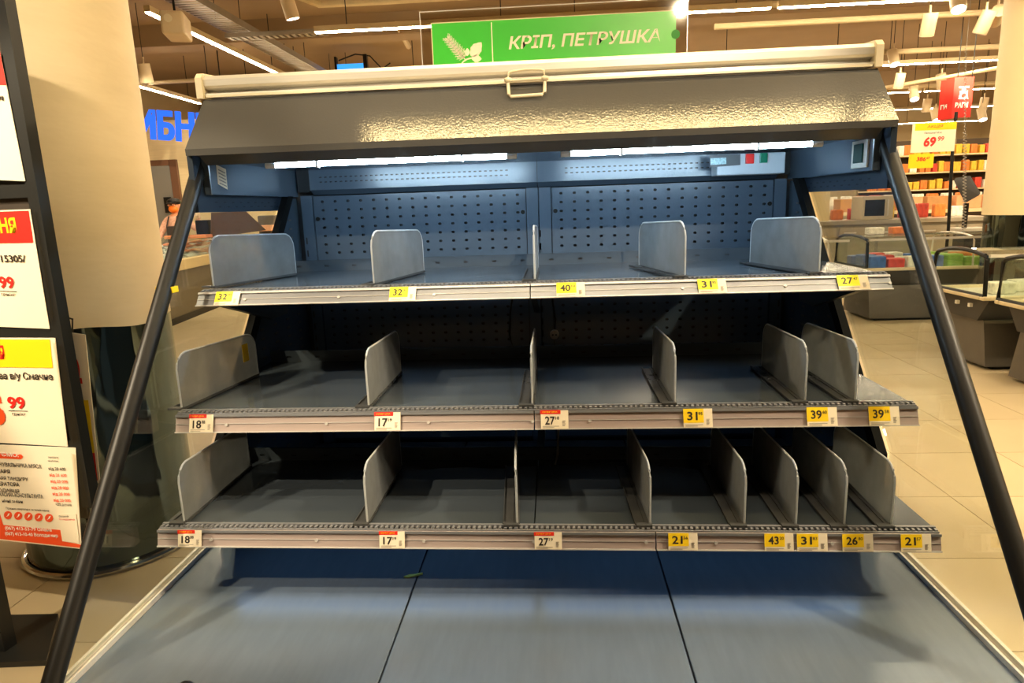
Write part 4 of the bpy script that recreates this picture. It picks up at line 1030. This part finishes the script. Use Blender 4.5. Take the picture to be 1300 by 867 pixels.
# ------------------------------------------------------------------ island freezers on the other side
FBODY = mat('freezer_grey_body', '#58534b', .45, var=.06)
FDARK = mat('freezer_dark_panel', '#34322f', .45, var=.08)
FBUMP = mat('freezer_cream_bumper', '#cdbd98', .4, var=.04)
FIN = mat('freezer_white_liner', '#dcd8c6', .5, var=.03)
def island(x0, x1, y0, y1, label, zr=0.62, zt=.935):
    t = thing('island_freezer', label, 'freezer', ((x0 + x1) / 2, (y0 + y1) / 2, 0), 'glass topped island freezers')
    ym = (y0 + y1) / 2
    b = NB(); prism(b, [(y0 + .06, .03), (y1 - .06, .03), (y1 - .14, .40), (y0 + .14, .40)], 'x', x0 + .10, x1); obj('pedestal', b, FBODY, t)
    b = NB(); box(b, x0 + .18, x1, y0 + .10, y1 - .10, 0.0, .0295); obj('kick_plate', b, BLACK, t)
    b = NB(); prism(b, [(y0 + .16, .401), (y1 - .16, .401), (y1 - .03, .585), (y0 + .03, .585)], 'x', x0 + .06, x1); obj('tub', b, FDARK, t)
    b = NB(); box(b, x0 - .02, x1, y0 - .015, y0 + .035, .586, zr, .01); box(b, x0 - .02, x1, y1 - .035, y1 + .015, .586, zr, .01); box(b, x0 - .02, x0 + .05, y0 + .035, y1 - .035, .586, zr, .01); obj('bumper', b, FBUMP, t)
    b = NB(); box(b, x0 + .05, x1, y0 + .035, y1 - .035, .587, .597); obj('liner', b, FIN, t)
    arch = [(y0, zr), (y0 + .02, zt - .03), (y0 + .05, zt + .005), (y0 + .2, zt + .03), (ym, zt + .04), (y1 - .2, zt + .03), (y1 - .05, zt), (y1 - .02, zt - .03), (y1, zr)]
    b = NB(); tube(b, [(x0, *p) for p in arch] , .018, 8, closed=True); obj('end_frame', b, BLACK, t, smooth=True)
    b = NB(); prism(b, arch, 'x', x0 - .003, x0 + .003); obj('end_glass', b, FGLASS, t)
    b = NB(); xm = x0
    while xm < x1 - .1:
        xe = min(xm + 1.15, x1)
        for i in range(1, len(arch) - 2):
            a, c = arch[i], arch[i + 1]
            quad(b, (xm + .02, *a), (xe - .02, *a), (xe - .02, *c), (xm + .02, *c))
        quad(b, (xm + .02, *arch[0]), (xe - .02, *arch[0]), (xe - .02, *arch[1]), (xm + .02, *arch[1]))
        quad(b, (xm + .02, *arch[-2]), (xe - .02, *arch[-2]), (xe - .02, *arch[-1]), (xm + .02, *arch[-1]))
        xm = xe
    obj('curved_lid', b, FGLASS, t)
    xm = x0 + 1.15
    while xm < x1:
        b = NB(); tube(b, [(xm, *p) for p in arch], .011, 6); obj('lid_bar', b, ALU, t); xm += 1.15
    for yy in (y0 + .025, y1 - .025):
        b = NB(); box(b, x0 + .02, x1, yy - .012, yy + .012, zt - .012, zt + .012); obj('lid_rail', b, ALU, t)
    for yy in (ym - .12, ym + .06):
        b = NB(); box(b, x0 + .035, x0 + .0595, yy - .015, yy + .015, .50, .53); obj('latch', b, WHITE, t)
    return t
island(3.45, 7.2, 5.43, 6.17, 'glass topped freezer next to the display pole, its dark tapered foot showing')
island(3.45, 7.2, 4.42, 5.27, 'glass topped freezer cut by the picture edge, in front of the other')
island(3.58, 8.6, 7.75, 8.60, 'glass topped freezer seen through the display side glass')
island(2.0, 3.38, 7.75, 8.60, 'short glass topped freezer partly behind the cloudy divider')
# packs of frozen food
PK = [('blue', '#3f63a8'), ('red', '#c8402e'), ('green', '#7da83a'), ('white', '#e6e2d2'), ('yellow', '#e3b93a'), ('orange', '#d97b33')]
pms = {}
for nm, hx in PK:
    b = NB(); box(b, -.09, .09, -.06, .06, 0, .10, .012); me = bpy.data.meshes.new('food_pack'); b.to_mesh(me); b.free(); me.materials.append(mat('pack_' + nm, hx, .45, var=.25, vscale=24)); pms[nm] = me
PCOUNT = {}
def pack(loc, nm, label, group, sc=(1, 1, 1), rz=0):
    if group:
        n = PCOUNT.get(group, 0); PCOUNT[group] = n + 1; label = f'{ORD[n]} {label}'
    o = bpy.data.objects.new('food_pack', pms[nm]); COL.objects.link(o); o.location = loc; o.scale = sc; o.rotation_euler = (0, 0, rz)
    return tag(o, label, 'pack', group)
for i in range(15):
    for j in range(3):
        nm = PK[(i * 5 + j * 3 + (i // 3)) % 6][0] if i > 4 else ('blue', 'red', 'white', 'blue', 'green')[i]
        pack((3.74 + i * .21, 7.90 + j * .24, .598), nm, f'{nm} food pack from the near end in the freezer behind side glass', nm + ' packs in the freezer behind the side glass', rz=random.uniform(-.15, .15), sc=(1, 1.2, 1.1 + .4 * random.random()))
for i in range(9):
    nm = ('white', 'white', 'red', 'yellow', 'white', 'green', 'white', 'white', 'yellow')[i]
    pack((3.75 + i * .24, 5.72 + .12 * (i % 2), .598), nm, f'{nm} food pack from the near end in the freezer beside the pole', nm + ' packs in the freezer beside the pole', rz=random.uniform(-.2, .2))
for i in range(8):
    nm = ('white', 'white', 'yellow', 'white', 'green', 'white', 'red', 'white')[i]
    pack((3.75 + i * .24, 4.75 + .1 * (i % 2), .598), nm, f'{nm} food pack from the near end in the edge freezer', nm + ' packs in the freezer at the picture edge', rz=random.uniform(-.2, .2))
for u, nm, lab in ((1110, 'white', 'cream tub standing on the freezer lid behind the side glass'), (1140, 'orange', 'orange tub standing on the freezer lid behind the side glass')):
    p = at_y(u, 296, 8.2); pack((p.x, 8.2, .975), nm, lab, None, (1.0, 1.0, .8))

# ------------------------------------------------------------------ goods and racks at the back
RACKM = mat('rack_grey', '#8d7d5e', .5); BOXM = mat('cardboard', '#c08c55', .7, var=.1); TABLEM = mat('table_cream', '#e8d3a4', .5)
def rack(x0, x1, y, zs, depth, label):
    t = thing('grocery_rack', label, 'shelving', ((x0 + x1) / 2, y + depth / 2, 0))
    obj('rack_back', box(NB(), x0, x1, y + depth, y + depth + .03, 0, zs[-1] + .35), mat('rack_back_brown', '#4a3a28', .6), t)
    for z in zs:
        obj('rack_shelf', box(NB(), x0, x1, y, y + depth, z - .03, z), TABLEM, t)
    for xx in (x0, (x0 + x1) / 2, x1): obj('rack_post', box(NB(), xx - .02, xx + .02, y + depth - .06, y + depth - .001, 0, zs[-1] + .35), RACKM, t)
    return t
RX0, RX1, RY = 7.2, 11.4, 16.0
rack(RX0, RX1, RY, (.15, 1.12, 1.50, 1.88, 2.26), .5, 'long grocery rack with orange and yellow packs beyond the price boards')
names = ['orange', 'yellow', 'orange', 'red', 'white', 'yellow', 'orange']
for r, z in enumerate((1.12, 1.50, 1.88, 2.26)):
    x = RX0 + .10
    while x < RX1 - .1:
        nm = random.choice(names); sc = (random.uniform(.55, 1.0), 1.2, random.uniform(1.6, 2.4))
        pack((x + .06, RY + .12, z), nm, f'{nm} pack from the display end, {("second-lowest", "middle", "second-highest", "top")[r]} shelf of the grocery rack', f'{nm} packs on rack shelf {("two", "three", "four", "five")[r]}', sc)
        x += .19 * sc[0] + .03
# table with cartons before the rack
t = thing('goods_table', 'cream goods table loaded with cartons in front of the grocery rack', 'table', (7.4, 13.4, 0))
obj('table_top', box(NB(), 5.3, 9.2, 12.9, 13.9, 1.06, 1.12), TABLEM, t); obj('lower_shelf', box(NB(), 5.3, 9.2, 12.9, 13.9, .40, .45), TABLEM, t)
for xx in (5.34, 7.2, 9.16):
    for yy in (12.94, 13.86): obj('leg', box(NB(), xx - .03, xx + .03, yy - .03, yy + .03, 0, 1.0595), RACKM, t)
bmc = NB(); box(bmc, -.22, .22, -.16, .16, 0, .24, .008); cme = bpy.data.meshes.new('carton'); bmc.to_mesh(cme); bmc.free(); cme.materials.append(BOXM)
bmc = NB(); box(bmc, -.22, .22, -.16, .16, 0, .24, .008); cmp_ = bpy.data.meshes.new('carton'); bmc.to_mesh(cmp_); bmc.free(); cmp_.materials.append(mat('peach_carton', '#e0a877', .6, var=.08))
for i in range(7):
    o = bpy.data.objects.new('carton', cmp_ if i % 3 else cme); COL.objects.link(o); o.location = (5.62 + i * .52, 13.15, 1.121)
    tag(o, ('peach' if i % 3 else 'brown') + f' carton on the goods table before the rack, {ORD[i]} from the display', 'box', ('peach' if i % 3 else 'brown') + ' cartons on the goods table')
for i in range(6):
    o = bpy.data.objects.new('carton', cme); COL.objects.link(o); o.location = (5.75 + i * .58, 13.2, .451); o.rotation_euler = (0, 0, random.uniform(-.2, .2))
    tag(o, f'brown carton on the lower shelf of the goods table, {ORD[i]} from the display', 'box', 'brown cartons under the goods table')
for i in range(14):
    nm = random.choice(('white', 'red', 'orange', 'white', 'yellow'))
    pack((5.5 + i * .27, 13.65, 1.121), nm, f'{nm} pack from the display end behind cartons on the goods table', nm + ' packs on the goods table', (1, 1, 2.9))
# low counters seen through the side glass
t = thing('service_counter', 'stainless service counter with grey doors seen through the side glass', 'counter', (4.6, 11.2, 0))
obj('body', box(NB(), 3.3, 6.9, 10.9, 11.6, 0.05, .98), mat('counter_taupe', '#8f8572', .5), t); obj('worktop', box(NB(), 3.25, 6.95, 10.85, 11.65, .981, 1.04), mat('worktop_steel', '#b5ab97', .3, metal=.4), t)
obj('kick_plate', box(NB(), 3.35, 6.85, 10.95, 11.55, 0, .0495), BLACK, t)
for i in range(6): 
    d = obj('door', box(NB(), 3.35 + i * .6, 3.9 + i * .6, 10.885, 10.8995, .12, .93), mat('counter_door', '#a39780', .5), t)
    obj('handle', box(NB(), 3.42 + i * .6, 3.6 + i * .6, 10.868, 10.8845, .84, .86), ALU, d)
t = thing('microwave', 'grey box oven with dark window on the service counter', 'oven', (5.7, 11.2, 1.041))
p = at_y(1114, 270, 11.0)
obj('case', box(NB(), p.x - .24, p.x + .24, 11.0, 11.4, 1.041, 1.41, .01), mat('oven_case', '#c3b79d', .45), t)
obj('window', box(NB(), p.x - .2, p.x + .1, 10.992, 10.9995, 1.10, 1.35), BLACK, t); obj('handle', box(NB(), p.x + .14, p.x + .16, 10.98, 10.9995, 1.10, 1.35), ALU, t)
p = at_y(1045, 260, 11.0)
tag(obj('paper_board', box(NB(), p.x - .28, p.x + .22, 11.3, 11.33, 1.041, 1.60), TABLEM), 'plain cream board leaning at the end of the service counter', 'board')
for i in range(10):
    nm = random.choice(('red', 'white', 'orange', 'yellow'))
    pack((4.2 + i * .27, 11.5, 1.041), nm, f'{nm} pack from the display end along the service counter', nm + ' packs on the service counter', (1, .8, 1.4 + random.random()))

# price board pole, red hanging sign, scale and coiled lead
Yp = 8.95
t = thing('price_pole', 'black pole with white 69 price board above a freezer', 'price board', at_y(1204, 287, Yp))
a = at_y(1209, 195, Yp + .03); e = at_y(1204, 290, Yp + .03); tube_b = NB(); tube(tube_b, [e, a, a + Vector((0, 0, .5))], .02, 8); obj('pole', tube_b, BLACK, t)
tube_b = NB(); tube(tube_b, [(e.x, e.y, 0), e], .02, 8); obj('pole_lower', tube_b, BLACK, t)
c0, c1 = at_y(1156, 194, Yp), at_y(1215, 154, Yp); w, h = c1.x - c0.x, c1.z - c0.z
obj('board', slab_uv(NB(), c0, (1, 0, 0), (0, 0, 1), w, h, .01), PAPER, t)
n_ = Vector((0, -.002, 0))
obj('yellow_band', slab_uv(NB(), c0 + Vector((.03, 0, h * .74)) + n_, (1, 0, 0), (0, 0, 1), w - .03, h * .24, .001), YELLOW, t)
lettering('АКЦІЯ', c0 + Vector((w * .33, 0, h * .80)) + n_ * 1.2, (1, 0, 0), (0, 0, 1), h * .11, w * .36, ORANGE, t, .02, .15)
lettering('Пельмені М\'яс', c0 + Vector((w * .28, 0, h * .62)) + n_, (1, 0, 0), (0, 0, 1), h * .06, w * .4, INK, t)
lettering('69', c0 + Vector((w * .28, 0, h * .18)) + n_, (1, 0, 0), (0, 0, 1), h * .34, w * .28, RED, t, .04, .12)
lettering('99', c0 + Vector((w * .60, 0, h * .36)) + n_, (1, 0, 0), (0, 0, 1), h * .16, w * .14, RED, t, .02, .12)
c0, c1 = at_y(1153, 214, Yp - .02), at_y(1186, 195, Yp - .02); w, h = c1.x - c0.x, c1.z - c0.z
t = thing('price_card', 'small yellow price card hanging under the white 69 board', 'price board', c0)
obj('card', slab_uv(NB(), c0, (1, 0, 0), (0, 0, 1), w, h, .008), YELLOW, t)
lettering('386', c0 + Vector((w * .30, -.001, h * .5)), (1, 0, 0), (0, 0, 1), h * .30, w * .38, RED, t, .03, .12); lettering('67', c0 + Vector((w * .70, -.001, h * .62)), (1, 0, 0), (0, 0, 1), h * .18, w * .14, RED, t, .03)
c0, c1 = at_y(1199, 150, 9.4), at_y(1237, 97, 9.4); w, h = c1.x - c0.x, c1.z - c0.z
t = thing('hanging_sign', 'red hanging sign with white scales drawing and letters beside the cream column', 'sign', c0)
obj('red_face', slab_uv(NB(), c0 + Vector((w * .26, 0, 0)), (1, 0, 0), (0, 0, 1), w * .74, h, .02), RED, t)
obj('side_face', slab_uv(NB(), c0 + Vector((0, .16, -.01)), (w * .26, -.16, 0), (0, 0, 1), math.hypot(w * .26, .16), h, .02), RED, t)
lettering('ВАГИ', c0 + Vector((w * .36, -.001, h * .24)), (1, 0, 0), (0, 0, 1), h * .14, w * .50, WHITEINK, t, .07)
lettering('ГИ', c0 + Vector((w * .03, .135, h * .24)), (w * .26, -.16, 0), (0, 0, 1), h * .12, w * .26, WHITEINK, t, .05)
b = NB()
def srect(x0_, x1_, z0_, z1_): slab_uv(b, c0 + Vector((w * x0_, -.002, h * z0_)), (1, 0, 0), (0, 0, 1), w * (x1_ - x0_), h * (z1_ - z0_), .001)
srect(.46, .84, .73, .77); srect(.58, .72, .66, .73); srect(.50, .80, .62, .66)
prism(b, [(c0.x + w * .52, c0.z + h * .62), (c0.x + w * .78, c0.z + h * .62), (c0.x + w * .84, c0.z + h * .46), (c0.x + w * .46, c0.z + h * .46)], 'y', c0.y - .003, c0.y - .002); obj('scales_drawing', b, WHITEINK, t)
b = NB(); tube(b, [(c0.x + w * .65, c0.y - .0032, c0.z + h * .54), (c0.x + w * .65, c0.y - .0042, c0.z + h * .54)], h * .055, 16); obj('dial_mark', b, RED, t)
b = NB()
for q in (.35, .9): tube(b, [(c0.x + w * q, c0.y - .01, c0.z + h), (c0.x + w * q, c0.y - .01, 4.25)], .006, 5)
obj('hanger', b, BLACK, t)
# coiled lead
b = NB(); pts = []; top = at_y(1226, 60, 8.75); bot = at_y(1224, 292, 8.75)
for k in range(260):
    q = k / 259; rr = .010 if q < .45 else .020
    c = top.lerp(bot, q); an = k * 1.35; pts.append((c.x + rr * math.cos(an), c.y + rr * math.sin(an), c.z))
tube(b, [(top.x, top.y, 4.25)] + pts, .0045, 5)
tag(obj('coiled_lead', b, mat('coiled_lead_grey', '#a09a90', .4), smooth=True), 'coiled grey lead hanging from the ceiling to the scale', 'cable')
t = thing('shop_scale', 'black shop scale with a tilted screen beside the coiled lead', 'scale', at_y(1228, 290, 8.9))
P = [at_y(u, v, yy) for u, v, yy in ((1211, 229, 8.8), (1230, 226, 9.1), (1243, 248, 9.1), (1225, 258, 8.8))]
b = NB(); A = [b.verts.new(q) for q in P]; Bq = [b.verts.new(q + Vector((.05, .06, .03))) for q in P]; b.faces.new(A); b.faces.new(Bq[::-1])
for i in range(4): b.faces.new((A[i], Bq[i], Bq[(i + 1) % 4], A[(i + 1) % 4]))
obj('screen', b, BLACK, t)
p = at_y(1227, 258, 8.95); b = NB(); tube(b, [p, (p.x, p.y, .95)], .03, 8); obj('neck', b, BLACK, t)
b = NB(); box(b, p.x - .08, p.x + .28, p.y - .15, p.y + .2, .93, .98, .01); obj('weighing_plate', b, ALU, t)
b = NB(); box(b, p.x - .04, p.x + .24, p.y - .1, p.y + .15, 0, .9295); obj('pedestal', b, FDARK, t)

bpy.context.view_layer.update()
